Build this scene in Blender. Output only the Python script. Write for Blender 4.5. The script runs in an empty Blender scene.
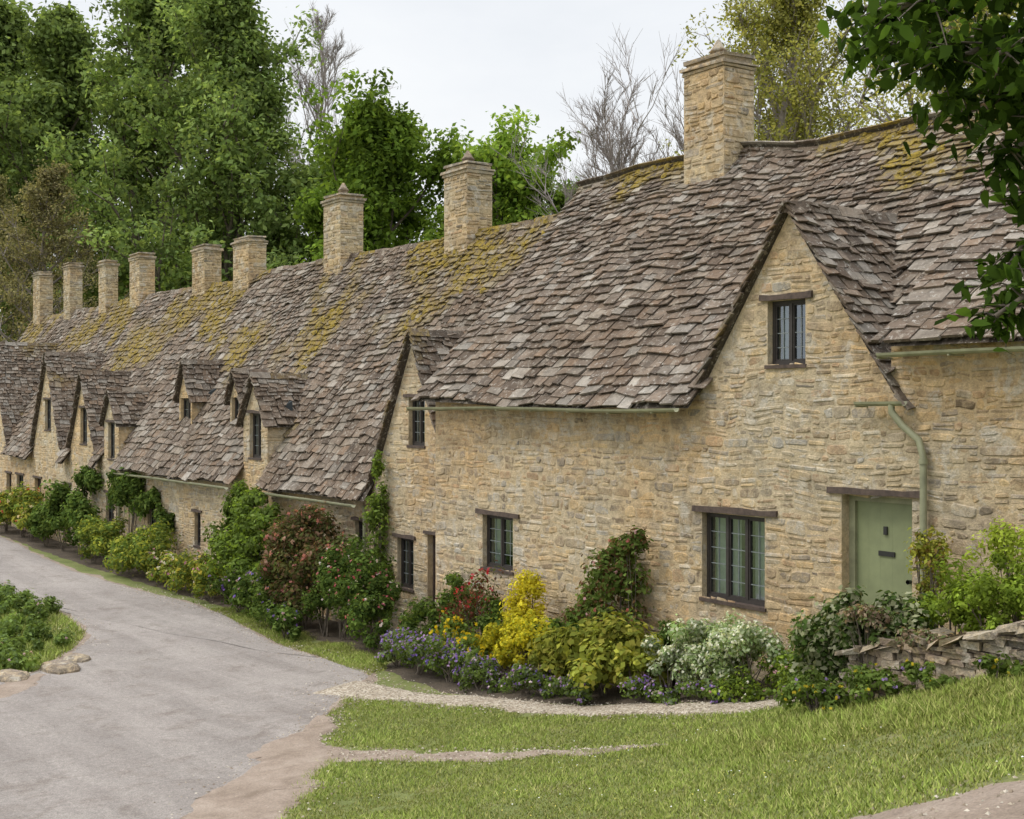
import bpy, math, random
import numpy as np
from mathutils import Vector, noise
rng=np.random.default_rng(7); random.seed(7)
R=random.uniform
scene=bpy.context.scene
EYE=4.7

# ---------------------------------------------------------------- helpers
def nz(x,y,z=0.0): return noise.noise(Vector((x,y,z)))
class MB:
    def __init__(s): s.v=[];s.f=[];s.c=[]
    def face(s,pts,col):
        i=len(s.v); s.v.extend(pts); s.f.append(tuple(range(i,i+len(pts)))); s.c.append(col)
    def hexa(s,p,col):
        i=len(s.v); s.v.extend(p)
        for q in ((3,2,1,0),(4,5,6,7),(0,1,5,4),(1,2,6,5),(2,3,7,6),(3,0,4,7)):
            s.f.append(tuple(i+k for k in q)); s.c.append(col)
    def box(s,x0,x1,y0,y1,z0,z1,col=(1,1,1,0),j=0.0):
        p=[(x0,y0,z0),(x1,y0,z0),(x1,y1,z0),(x0,y1,z0),(x0,y0,z1),(x1,y0,z1),(x1,y1,z1),(x0,y1,z1)]
        if j: p=[(a+R(-j,j),b+R(-j,j),c+R(-j,j)) for a,b,c in p]
        s.hexa(p,col)
    def tube(s,path,rad,sides=6,col=(1,1,1,0)):
        i0=len(s.v); n=len(path)
        for k,(p,r) in enumerate(zip(path,rad)):
            a=Vector(path[max(k-1,0)]); b=Vector(path[min(k+1,n-1)]); d=(b-a)
            if d.length<1e-6: d=Vector((0,0,1))
            d.normalize()
            up=Vector((0,0,1)) if abs(d.z)<.9 else Vector((1,0,0))
            e1=d.cross(up).normalized(); e2=d.cross(e1)
            p=Vector(p)
            for m in range(sides):
                t=2*math.pi*m/sides
                s.v.append(tuple(p+e1*(math.cos(t)*r)+e2*(math.sin(t)*r)))
        for k in range(n-1):
            for m in range(sides):
                a=i0+k*sides+m; b=i0+k*sides+(m+1)%sides
                s.f.append((a,b,b+sides,a+sides)); s.c.append(col)
    def build(s,name,mat,parent=None,smooth=False):
        me=bpy.data.meshes.new(name); me.from_pydata([tuple(v) for v in s.v],[],s.f)
        if s.f:
            at=me.color_attributes.new('Col','FLOAT_COLOR','CORNER')
            cnt=[len(f) for f in s.f]
            c=np.repeat(np.array([tuple(c) if len(c)==4 else tuple(c)+(0,) for c in s.c],dtype=np.float32),cnt,axis=0)
            at.data.foreach_set('color',c.ravel())
        if smooth: me.polygons.foreach_set('use_smooth',[True]*len(me.polygons))
        me.update()
        return obj(name,me,mat,parent)
def obj(name,me,mat,parent=None):
    ob=bpy.data.objects.new(name,me)
    if mat: me.materials.append(mat)
    scene.collection.objects.link(ob)
    if parent: ob.parent=parent
    return ob
def empty(name):
    e=bpy.data.objects.new(name,None); e.empty_display_size=.3
    scene.collection.objects.link(e); return e
def raw_mesh(name,V,nper,C,mat,parent=None):
    V=np.asarray(V,dtype=np.float32); n=len(V)//nper
    me=bpy.data.meshes.new(name)
    me.vertices.add(n*nper); me.vertices.foreach_set('co',V.ravel())
    me.loops.add(n*nper); me.loops.foreach_set('vertex_index',np.arange(n*nper,dtype=np.int32))
    me.polygons.add(n); me.polygons.foreach_set('loop_start',np.arange(0,n*nper,nper,dtype=np.int32))
    me.polygons.foreach_set('loop_total',np.full(n,nper,dtype=np.int32))
    me.update(calc_edges=True)
    at=me.color_attributes.new('Col','FLOAT_COLOR','CORNER')
    at.data.foreach_set('color',np.repeat(C.astype(np.float32),nper,axis=0).ravel())
    return obj(name,me,mat,parent)
def unit(a): return a/np.maximum(np.linalg.norm(a,axis=1,keepdims=True),1e-9)
def leaves(name,P,Nn,S,C,mat,parent=None,w=.55,hang=0.0):
    n=len(P); Nn=unit(Nn)
    T=rng.normal(size=(n,3)); T[:,2]-=hang
    T=unit(T-(T*Nn).sum(1,keepdims=True)*Nn); B=np.cross(Nn,T)
    S=S[:,None]
    V=np.stack([P-T*S, P-T*S*.15+B*S*w+Nn*S*.12, P+T*S, P-T*S*.15-B*S*w+Nn*S*.12],axis=1).reshape(-1,3)
    return raw_mesh(name,V,4,C,mat,parent)
def palcol(pal,n,var=.25):
    pal=np.array(pal); i=rng.integers(0,len(pal),n)
    c=pal[i]*(1+rng.uniform(-var,var,(n,1)))
    return np.concatenate([np.clip(c,0,1),np.zeros((n,1))],axis=1)

# ---------------------------------------------------------------- materials
def newmat(name):
    m=bpy.data.materials.new(name); m.use_nodes=True
    nt=m.node_tree; b=nt.nodes['Principled BSDF']; return m,nt,b
def N(nt,t,**k):
    n=nt.nodes.new(t)
    for a,v in k.items(): setattr(n,a,v)
    return n
def noise_n(nt,scale,detail=4,rough=.6,dist=0,co=None):
    n=N(nt,'ShaderNodeTexNoise'); n.inputs['Scale'].default_value=scale
    n.inputs['Detail'].default_value=detail; n.inputs['Roughness'].default_value=rough
    n.inputs['Distortion'].default_value=dist
    if co: nt.links.new(co,n.inputs['Vector'])
    return n
def ramp(nt,src,stops):
    r=N(nt,'ShaderNodeValToRGB'); el=r.color_ramp.elements
    el[0].position=stops[0][0]; el[1].position=stops[-1][0]
    def c4(c): return (c,c,c,1) if isinstance(c,(int,float)) else tuple(c)+(1,)
    el[0].color=c4(stops[0][1]); el[1].color=c4(stops[-1][1])
    for p,c in stops[1:-1]:
        e=el.new(p); e.color=c4(c)
    nt.links.new(src,r.inputs[0]); return r.outputs[0]
def mix(nt,fac,a,b,mode='MIX'):
    m=N(nt,'ShaderNodeMix',data_type='RGBA',blend_type=mode)
    for s,v in ((m.inputs[0],fac),(m.inputs[6],a),(m.inputs[7],b)):
        if isinstance(v,bpy.types.NodeSocket): nt.links.new(v,s)
        elif isinstance(v,(int,float)): s.default_value=v if s==m.inputs[0] else (v,v,v,1)
        else: s.default_value=tuple(v)+(1,)
    return m.outputs[2]
def math_n(nt,op,a,b):
    m=N(nt,'ShaderNodeMath',operation=op)
    for s,v in ((m.inputs[0],a),(m.inputs[1],b)):
        if isinstance(v,bpy.types.NodeSocket): nt.links.new(v,s)
        else: s.default_value=v
    return m.outputs[0]
def bump(nt,b,h,st,dist=.02):
    n=N(nt,'ShaderNodeBump'); n.inputs['Strength'].default_value=st; n.inputs['Distance'].default_value=dist
    nt.links.new(h,n.inputs['Height']); nt.links.new(n.outputs[0],b.inputs['Normal'])
def geo(nt): return N(nt,'ShaderNodeNewGeometry').outputs['Position']

def m_stone(name='stone'):
    m,nt,b=newmat(name); g=geo(nt)
    at=N(nt,'ShaderNodeAttribute',attribute_name='Col')
    n1=noise_n(nt,9,6,.65,0,g); n2=noise_n(nt,.7,5,.6,.5,g); n3=noise_n(nt,45,4,.7,0,g)
    n5=noise_n(nt,6.5,8,.78,.8,g); n6=noise_n(nt,.5,4,.55,.3,g); n7=noise_n(nt,1.3,6,.7,.6,g)
    c=at.outputs['Color']
    c=mix(nt,ramp(nt,n5.outputs[0],[(.47,0.0),(.58,.8)]),c,(.52,.42,.275))
    # honey coloured zones
    c=mix(nt,ramp(nt,n6.outputs[0],[(.42,0.0),(.62,.6)]),c,mix(nt,1,c,(1.1,.91,.68),'MULTIPLY'))
    # greyer weathered zones
    c=mix(nt,ramp(nt,n7.outputs[0],[(.51,0.0),(.64,.65)]),c,mix(nt,.5,mix(nt,1,c,(.75,.74,.74),'MULTIPLY'),(.34,.30,.235)))
    c=mix(nt,1,c,ramp(nt,n1.outputs[0],[(.25,.58),(.5,1.0),(.75,1.28)]),'MULTIPLY')
    c=mix(nt,ramp(nt,n2.outputs[0],[(.5,0.0),(.75,.55)]),c,mix(nt,1,c,(.66,.62,.58),'MULTIPLY'))
    n4=noise_n(nt,2.6,7,.75,.4,g)
    c=mix(nt,ramp(nt,n4.outputs[0],[(.54,0.0),(.62,.55)]),c,(.56,.52,.44))
    c=mix(nt,1,c,ramp(nt,n3.outputs[0],[(.3,.76),(.7,1.2)]),'MULTIPLY')
    nt.links.new(c,b.inputs['Base Color']); b.inputs['Roughness'].default_value=.92
    h=math_n(nt,'ADD',n1.outputs[0],math_n(nt,'MULTIPLY',n3.outputs[0],.5)); h=math_n(nt,'ADD',h,n5.outputs[0])
    bump(nt,b,h,.9,.03); return m
def m_tile():
    m,nt,b=newmat('stone_slate'); g=geo(nt)
    at=N(nt,'ShaderNodeAttribute',attribute_name='Col')
    n1=noise_n(nt,7,6,.7,.3,g); n2=noise_n(nt,30,4,.7,0,g); n3=noise_n(nt,4.6,8,.8,.6,g); n4=noise_n(nt,.8,4,.6,0,g); n5=noise_n(nt,13,6,.75,.3,g)
    c=mix(nt,1,at.outputs['Color'],ramp(nt,n1.outputs[0],[(.25,.5),(.5,1.0),(.75,1.45)]),'MULTIPLY')
    c=mix(nt,ramp(nt,n3.outputs[0],[(.55,0.0),(.61,.75)]),c,(.34,.295,.24))
    c=mix(nt,ramp(nt,n5.outputs[0],[(.575,0.0),(.61,.8)]),c,(.46,.43,.38))
    c=mix(nt,ramp(nt,n4.outputs[0],[(.42,0.0),(.68,.55)]),c,mix(nt,1,c,(.66,.55,.42),'MULTIPLY'))
    mf=math_n(nt,'MULTIPLY',at.outputs['Alpha'],ramp(nt,n1.outputs[0],[(.40,.06),(.53,1.0)]))
    moss=ramp(nt,n2.outputs[0],[(.3,(.08,.062,.015)),(.5,(.25,.175,.02)),(.72,(.44,.31,.03))])
    c=mix(nt,mf,c,moss)
    nt.links.new(c,b.inputs['Base Color']); b.inputs['Roughness'].default_value=.95
    bump(nt,b,math_n(nt,'ADD',n1.outputs[0],n2.outputs[0]),.9,.03); return m
def m_simple(name,col,rough=.6,ns=12,amt=.25,bmp=.2,metal=0):
    m,nt,b=newmat(name); g=geo(nt); n=noise_n(nt,ns,5,.65,0,g)
    c=mix(nt,1,col,ramp(nt,n.outputs[0],[(.3,1-amt),(.7,1+amt)]),'MULTIPLY')
    nt.links.new(c,b.inputs['Base Color']); b.inputs['Roughness'].default_value=rough; b.inputs['Metallic'].default_value=metal
    if bmp: bump(nt,b,n.outputs[0],bmp,.01)
    return m
def m_leaf(name,transl=.4):
    m,nt,b=newmat(name)
    at=N(nt,'ShaderNodeAttribute',attribute_name='Col')
    df=N(nt,'ShaderNodeBsdfDiffuse'); nt.links.new(at.outputs['Color'],df.inputs[0])
    out=df.outputs[0]
    if transl:
        t=N(nt,'ShaderNodeBsdfTranslucent'); 
        c=mix(nt,1,at.outputs['Color'],(1.5,1.45,.85),'MULTIPLY'); nt.links.new(c,t.inputs[0])
        ms=N(nt,'ShaderNodeMixShader'); ms.inputs[0].default_value=transl
        nt.links.new(df.outputs[0],ms.inputs[1]); nt.links.new(t.outputs[0],ms.inputs[2]); out=ms.outputs[0]
    nt.links.new(out,nt.nodes['Material Output'].inputs['Surface']); nt.nodes.remove(b); return m
def m_ground(name,cols,s1,s2,bs,bd=.02,fine=None):
    m,nt,b=newmat(name); g=geo(nt)
    n1=noise_n(nt,s1,6,.65,.4,g); n2=noise_n(nt,s2,5,.7,0,g)
    c=ramp(nt,n1.outputs[0],cols)
    c=mix(nt,1,c,ramp(nt,n2.outputs[0],[(.3,.72),(.7,1.25)]),'MULTIPLY')
    nt.links.new(c,b.inputs['Base Color']); b.inputs['Roughness'].default_value=.95
    bump(nt,b,n2.outputs[0],bs,bd); return m
def m_glass():
    m,nt,b=newmat('window_glass'); 
    t=N(nt,'ShaderNodeBsdfTransparent'); t.inputs[0].default_value=(.75,.82,.8,1)
    gl=N(nt,'ShaderNodeBsdfGlossy'); gl.inputs[0].default_value=(.8,.9,1,1); gl.inputs['Roughness'].default_value=.04
    n=noise_n(nt,3,2,.5,0,geo(nt)); bp=N(nt,'ShaderNodeBump'); bp.inputs['Strength'].default_value=.3; bp.inputs['Distance'].default_value=.02
    nt.links.new(n.outputs[0],bp.inputs['Height']); nt.links.new(bp.outputs[0],gl.inputs['Normal'])
    ms=N(nt,'ShaderNodeMixShader'); ms.inputs[0].default_value=.22
    nt.links.new(t.outputs[0],ms.inputs[1]); nt.links.new(gl.outputs[0],ms.inputs[2])
    nt.links.new(ms.outputs[0],nt.nodes['Material Output'].inputs['Surface']); return m

STONE=m_stone('cotswold_stone'); TILE=m_tile(); LEAF=m_leaf('leaf'); BLADE=m_leaf('grass_blade',0); GLASS=m_glass()
FRAME=m_simple('dark_window_frame',(.035,.028,.024),.6,20,.3)
WOOD=m_simple('weathered_oak_lintel',(.075,.052,.04),.85,14,.45,.6)
LEAD=m_simple('window_lead',(.18,.20,.20),.5,30,.2)
CURT=m_simple('curtain',(.36,.38,.36),.9,6,.2)
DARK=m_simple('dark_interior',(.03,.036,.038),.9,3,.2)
SAGE=m_simple('sage_green_paint',(.21,.235,.12),.5,3,.14,.05)
SAGE2=m_simple('sage_gutter_paint',(.26,.26,.16),.5,6,.25,.05)
BLACK=m_simple('black_iron',(.02,.02,.02),.4,20,.2)
BARK=m_simple('bark',(.13,.105,.08),.9,9,.45,.8)
BARK2=m_simple('pale_bark',(.28,.24,.22),.9,9,.3,.5)
BLUE=m_simple('blue_glaze',(.04,.12,.3),.3,10,.2,.1)
GRASS=m_ground('grass_turf',[(.3,(.11,.135,.03)),(.5,(.155,.18,.045)),(.62,(.20,.205,.07)),(.75,(.26,.215,.13))],1.3,25,.8,.04)
def m_road():
    m,nt,b=newmat('worn_tarmac'); g=geo(nt)
    n1=noise_n(nt,.45,6,.65,.6,g); n2=noise_n(nt,55,5,.8,0,g); n3=noise_n(nt,1.6,7,.75,.5,g); n5=noise_n(nt,14,5,.75,0,g)
    mp=N(nt,'ShaderNodeMapping'); mp.inputs['Scale'].default_value=(.10,1.2,1); mp.inputs['Rotation'].default_value=(0,0,.35); nt.links.new(g,mp.inputs[0])
    n4=noise_n(nt,1.0,5,.65,.5,mp.outputs[0])
    c=ramp(nt,n1.outputs[0],[(.3,(.215,.185,.165)),(.5,(.275,.243,.22)),(.7,(.325,.29,.26))])
    c=mix(nt,ramp(nt,n4.outputs[0],[(.42,0.0),(.62,.75)]),c,(.36,.32,.29))
    c=mix(nt,ramp(nt,n3.outputs[0],[(.52,0.0),(.66,.7)]),c,(.195,.16,.135))
    c=mix(nt,1,c,ramp(nt,n5.outputs[0],[(.3,.80),(.7,1.2)]),'MULTIPLY')
    c=mix(nt,1,c,ramp(nt,n2.outputs[0],[(.35,.6),(.65,1.35)]),'MULTIPLY')
    nt.links.new(c,b.inputs['Base Color']); b.inputs['Roughness'].default_value=.93
    bump(nt,b,math_n(nt,'ADD',n2.outputs[0],n5.outputs[0]),.9,.02); return m
ROAD=m_road()
DIRT=m_ground('bare_earth',[(.3,(.20,.15,.11)),(.5,(.29,.225,.175)),(.75,(.38,.31,.25))],2.2,40,.9,.02)
SOIL=m_ground('bed_soil',[(.3,(.06,.045,.03)),(.7,(.12,.09,.06))],3,30,1,.04)
def m_gravel():
    m,nt,b=newmat('gravel'); g=geo(nt)
    v=N(nt,'ShaderNodeTexVoronoi'); v.inputs['Scale'].default_value=32; nt.links.new(g,v.inputs['Vector'])
    n=noise_n(nt,1.8,6,.7,0,g)
    sep=N(nt,'ShaderNodeSeparateColor'); nt.links.new(v.outputs['Color'],sep.inputs[0])
    c=ramp(nt,sep.outputs[0],[(0,(.16,.13,.09)),(.5,(.37,.305,.225)),(1,(.56,.50,.41))])
    c=mix(nt,ramp(nt,n.outputs[0],[(.45,0.0),(.65,.6)]),c,(.26,.205,.15))
    nt.links.new(c,b.inputs['Base Color']); b.inputs['Roughness'].default_value=.95
    bump(nt,b,v.outputs['Distance'],.8,.02); return m
GRAVEL=m_gravel()

# ---------------------------------------------------------------- terrain
SX=[-200,-30,-22,-18,-15,-12.5,-11,-9.1,-8.2,-6,-4,0,10,200]
SZ=[-.12,-.1,0,.2,.35,.6,.85,1.2,1.48,2.25,2.75,3.05,3.3,3.6]
xx=np.linspace(-60,40,801); zz=np.interp(xx,SX,SZ)
ker=np.hanning(15); ker/=ker.sum(); zz=np.convolve(np.pad(zz,7,mode='edge'),ker,'valid')
def H(u,n):
    u=np.asarray(u,float); n=np.asarray(n,float)
    nn=np.clip(n,-3,13.2)
    s=u+.5*(nn-8)
    z=np.interp(s,xx,zz)
    far=np.clip((n-26)/60,0,1)
    return z+far*3.0+.02*np.sin(u*1.7+n*.9)*np.sin(n*1.3-u*.4)
def h1(u,n): return float(H(u,n))
gx=np.concatenate([np.array([-900,-500,-300,-200,-150,-120,-100]),np.arange(-90,-32,1.0),np.arange(-32,2,.18),np.arange(2,30,2),np.array([40,70,120,250,500,900])])
gy=np.concatenate([np.array([-900,-500,-250,-120,-60,-30,-15]),np.arange(-10,0,.5),np.arange(0,14,.18),np.arange(14,40,2),np.array([50,70,100,150,250,500,900])])
GX,GY=np.meshgrid(gx,gy,indexing='ij'); GZ=H(GX,GY)
nx,ny=len(gx),len(gy)
V=np.stack([GX,GY,GZ],-1).reshape(-1,3)
I=np.arange(nx*ny).reshape(nx,ny)
F=np.stack([I[:-1,:-1],I[1:,:-1],I[1:,1:],I[:-1,1:]],-1).reshape(-1,4)
me=bpy.data.meshes.new('ground'); me.from_pydata(V.tolist(),[],F.tolist())
me.polygons.foreach_set('use_smooth',[True]*len(me.polygons)); obj('ground',me,GRASS)

def resample(pts,step):
    pts=[np.array(p,float) for p in pts]; out=[]
    P=[2*pts[0]-pts[1]]+pts+[2*pts[-1]-pts[-2]]
    for i in range(1,len(P)-2):
        d=np.linalg.norm(P[i+1]-P[i]); k=max(1,int(d/step))
        for j in range(k):
            t=j/k; a,b,c,e=P[i-1],P[i],P[i+1],P[i+2]
            out.append(.5*((2*b)+(-a+c)*t+(2*a-5*b+4*c-e)*t*t+(-a+3*b-3*c+e)*t**3))
    out.append(pts[-1]); return np.array(out)
def strip(name,A,B,k,off,mat,jit=.05,fr=1.5):
    m=max(len(A),len(B))
    def rs(P):
        d=np.concatenate([[0],np.cumsum(np.linalg.norm(np.diff(P,axis=0),axis=1))]); t=np.linspace(0,d[-1],m*2)
        return np.stack([np.interp(t,d,P[:,0]),np.interp(t,d,P[:,1])],1)
    A=rs(A);B=rs(B); L=len(A)
    for Q in (A,B):
        for i in range(L):
            Q[i]+=np.array([nz(Q[i][0]*fr,Q[i][1]*fr,3),nz(Q[i][0]*fr,Q[i][1]*fr,9)])*jit*2+np.array([nz(Q[i][0]*6,Q[i][1]*6,3),nz(Q[i][0]*6,Q[i][1]*6,9)])*jit*.8
    t=np.linspace(0,1,k+1)[None,:,None]
    G=A[:,None,:]*(1-t)+B[:,None,:]*t
    Z=H(G[...,0],G[...,1])+off
    Z[:,0]-=off+.01; Z[:,-1]-=off+.01
    V=np.concatenate([G,Z[...,None]],-1).reshape(-1,3)
    I=np.arange(L*(k+1)).reshape(L,k+1)
    F=np.stack([I[:-1,:-1],I[1:,:-1],I[1:,1:],I[:-1,1:]],-1).reshape(-1,4)
    me=bpy.data.meshes.new(name); me.from_pydata(V.tolist(),[],F.tolist()); me.polygons.foreach_set('use_smooth',[True]*len(me.polygons))
    return obj(name,me,mat)
ROAD_R=resample([(-110,14),(-75,12.6),(-49.9,11.75),(-42,11.2),(-36,11.1),(-29.1,11.5),(-24.5,10.9),(-21.2,10.6),(-19.0,10.35),(-17.6,9.1),(-15.9,7.75),(-13.3,5.6),(-10.5,3.0),(-8,-1),(-6,-8),(-5,-20)],.3)
ROAD_L=resample([(-110,9),(-75,8.2),(-50,7.9),(-35,8.2),(-31.1,8.6),(-27.5,8.2),(-25.6,7.4),(-23.9,6.3),(-23.4,4.5),(-23,1.5),(-22.5,-2),(-22,-8),(-21.5,-20)],.3)
strip('road_margin',ROAD_R+np.array([.12,.14]),ROAD_R+np.array([-.5,-.5]),5,.008,DIRT,.09,1.1)
strip('road_margin',ROAD_L+np.array([-.12,-.16]),ROAD_L+np.array([.5,.5]),5,.008,DIRT,.08,1.1)
strip('road',ROAD_R,ROAD_L,60,.016,ROAD,.05)
def ribbon(name,cl,w,off,mat,k=6,jit=.05,fr=1.5):
    P=resample([c[:2] for c in cl],.1)
    wi=np.interp(np.linspace(0,1,len(P)),np.linspace(0,1,len(w)),w)
    T=np.gradient(P,axis=0); T/=np.linalg.norm(T,axis=1,keepdims=True); Nn=np.stack([-T[:,1],T[:,0]],1)
    return strip(name,P+Nn*wi[:,None]/2,P-Nn*wi[:,None]/2,k,off,mat,jit,fr)
PATH_C=[(-18.6,9.45),(-16.8,9.98),(-15.2,10.42),(-13.5,10.72),(-11.8,10.95),(-10.6,11.2),(-10.25,12.45)]
PWID=[1.3,.8,.62,.6,.6,.75,.9]
ribbon('gravel_path',PATH_C,PWID,.022,GRAVEL,8,.07,1.2)
PD1=[(-10.4,9.25),(-11.2,9.0),(-12.4,8.45),(-13.7,7.75),(-14.8,7.1)]; WD1=[.05,.32,.5,.55,1.0]
PD2=[(-16.5,8.35),(-14.9,7.0),(-13.5,5.9),(-12.2,4.9),(-11,3.6)]; WD2=[.3,.9,1.25,1.3,.9]
PD3=[(-3.2,7.4),(-4.3,6.45),(-5.1,5.6),(-6,4.6)]; WD3=[.8,1.3,1.3,1.1]
ribbon('dirt_path',PD1,WD1,.014,DIRT,6,.10,1.4)
ribbon('dirt_path',PD2,WD2,.028,DIRT,8,.16,1.2)
ribbon('dirt_path',PD3,WD3,.014,DIRT,6,.14,1.6)
ribbon('dirt_path',[(-23.2,6.2),(-22.0,4.6),(-21,2),(-20,-3)],[.4,1.7,2.6,3],.028,DIRT,8,.18,1.2)
strip('flower_bed',resample([(-20.6,12.55),(-15,12.55),(-10.9,12.55)],.3),resample([(-19.6,10.8),(-16.5,10.45),(-13.5,11.05),(-11.0,11.35)],.3),10,.034,SOIL,.06)
strip('flower_bed',resample([(-60,13.05),(-40,13.05),(-20.7,13.05)],.5),resample([(-60,12.1),(-40,11.6),(-29,11.9),(-24,11.6),(-20.4,11.2)],.5),8,.034,SOIL,.08)
def pebbles(name,P,S,cols):
    n=len(P); base=np.array([[1,0,0],[-.5,.87,0],[-.5,-.87,0],[0,0,.8]],float)
    z=H(P[:,0],P[:,1])+.015; A=rng.uniform(0,6.28,n)
    ca,sa=np.cos(A),np.sin(A); V=[]
    for b in base:
        bx=b[0]*rng.uniform(.7,1.3,n); by=b[1]*rng.uniform(.7,1.3,n)
        V.append(np.stack([P[:,0]+(bx*ca-by*sa)*S,P[:,1]+(bx*sa+by*ca)*S,z+b[2]*S*rng.uniform(.6,1.1,n)],1))
    T=[]
    for q in ((0,1,3),(1,2,3),(2,0,3)): T.append(np.stack([V[q[0]],V[q[1]],V[q[2]]],1))
    V=np.concatenate(T,0).reshape(-1,3); C=palcol(cols,n,.25); C=np.concatenate([C,C,C],0)
    raw_mesh(name,V,3,C,BLADE)
pp=[]
for cl,w,k in ((PATH_C,PWID,5000),(PD2,WD2,1400),(PD1,WD1,700),(PD3,WD3,500)):
    L=resample(cl,.05); i=rng.integers(0,len(L),k); ww=np.interp(i/len(L),np.linspace(0,1,len(w)),w)
    pp.append(L[i]+rng.normal(size=(k,2))*ww[:,None]*.34)
for L,k in ((ROAD_R,2500),(ROAD_L,900)):
    L=L[(L[:,0]>-34)&(L[:,1]>0)]; i=rng.integers(0,len(L),k); pp.append(L[i]+rng.normal(size=(k,2))*.22)
pp=np.concatenate(pp); pebbles('loose_gravel',pp,rng.uniform(.008,.024,len(pp)),[(.42,.36,.28),(.30,.24,.18),(.50,.45,.37),(.24,.2,.15)])

# ---------------------------------------------------------------- masonry
STP=[(.54,.41,.235),(.50,.37,.20),(.57,.46,.29),(.41,.31,.19),(.51,.42,.28),(.57,.44,.25),(.45,.37,.26),(.34,.265,.175),(.60,.53,.41),(.47,.33,.20),(.37,.32,.255),(.54,.40,.23),(.46,.42,.35)]
MORT=(.52,.425,.28,0)
def scol(tint=1.0):
    c=random.choice(STP); k=R(.78,1.12)*tint
    return (c[0]*k,c[1]*k,c[2]*k,0)
def rows(z0,z1,crit,h=.125):
    cr=sorted(set([z0,z1]+[c for c in crit if z0<c<z1])); out=[]
    for a,b in zip(cr,cr[1:]):
        k=max(1,round((b-a)/h)); w=[R(.55,1.6) for _ in range(k)]; s=sum(w); z=a
        for q in w:
            out.append((z,z+q/s*(b-a))); z+=q/s*(b-a)
    return out
def masonry(mb,P,z0,z1,ifn,ops,crit=(),h=.12,wr=(.09,.36),depth=(-.001,.014),tint=1.0,wob=.06):
    cr=list(crit)
    for o in ops: cr+= [o[2],o[3]]
    def W(x,z):
        return x+.035*nz(x*2.3,z*2.3,5), z+wob*nz(x*.8,z*1.1,1)+wob*.65*nz(x*3.3,z*2.5,8)
    def stone(x0,x1,za,zc):
        g=R(.003,.012); d=R(*depth); col=scol(tint*(1.0 if random.random()>.1 else .72))
        w=x1-x0-2*g; hh=zc-za-2*g
        if w<.03 or hh<.02: return
        cx=(x0+x1)/2; cz=(za+zc)/2+R(-.010,.010); a=w/2; b=hh/2*R(.84,1.06); ch=R(.15,.6); cw=min(.55,b/a*R(.3,1.0))
        o=[(-a*(1-cw),-b),(a*(1-cw),-b),(a,-b*(1-ch)),(a,b*(1-ch)),(a*(1-cw),b),(-a*(1-cw),b),(-a,b*(1-ch)),(-a,-b*(1-ch))]
        j=.011; o=[(p+R(-j,j),q+R(-j,j)) for p,q in o]
        e=1-min(.3,.017/a); f=1-min(.45,.017/b)
        i=len(mb.v)
        for p,q in o:
            X,Z=W(cx+p,cz+q); mb.v.append(P(X,Z,-.003))
        sl=R(-.006,.006); sm=R(-.004,.004)
        for p,q in o:
            X,Z=W(cx+p*e,cz+q*f); mb.v.append(P(X,Z,d+sl*p/a+sm*q/b))
        mb.f.append(tuple(i+8+k for k in range(8))); mb.c.append(col)
        for k in range(8):
            k2=(k+1)%8; mb.f.append((i+k,i+k2,i+8+k2,i+8+k)); mb.c.append(col)
    for zb,zt in rows(z0,z1,cr,h):
        ib=ifn(zb+1e-3); it=ifn(zt-1e-3)
        for (Lb,Rb),(Lt,Rt) in zip(ib,it):
            if Rb-Lb<.02: continue
            zm=(zb+zt)/2
            cuts=sorted([(o[0],o[1]) for o in ops if o[2]<=zm<=o[3] and o[0]<Rb and o[1]>Lb])
            segs=[]; l=(Lb,Lt)
            for c0,c1 in cuts:
                segs.append((l,(c0,c0))); l=(c1,c1)
            segs.append((l,(Rb,Rt)))
            for (a0,a1),(b0,b1) in segs:
                if b0-a0<.01 : continue
                mb.face([P(a0,zb,0),P(b0,zb,0),P(max(b1,a1),zt,0),P(a1,zt,0)],MORT)
                x=max(a0,a1); xe=min(b0,b1)
                while x<xe-.05:
                    w=R(*wr)*(.8+(zt-zb)*2.0)
                    if random.random()<.1: w*=1.5
                    if xe-(x+w)<.1: w=xe-x
                    if zt-zb>.11 and random.random()<.45:
                        m_=zb+(zt-zb)*R(.35,.65); sp=x+w*R(.35,.65)
                        if w>.22 and random.random()<.5: stone(x,sp,zb,m_); stone(sp,x+w,zb,m_); stone(x,x+w,m_,zt)
                        else: stone(x,x+w,zb,m_); stone(x,x+w,m_,zt)
                    else: stone(x,x+w,zb,zt)
                    x+=w
    for o in ops:
        D=-.26; a,b,c,d=o[:4]
        for q in (((a,c),(a,d)),((b,d),(b,c)),((a,d),(b,d)),((b,c),(a,c))):
            (x0,y0),(x1,y1)=q
            mb.face([P(x0,y0,0),P(x1,y1,0),P(x1,y1,D),P(x0,y0,D)],MORT)
def front(nf): return lambda a,b,c: (a,nf-c,b)

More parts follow.
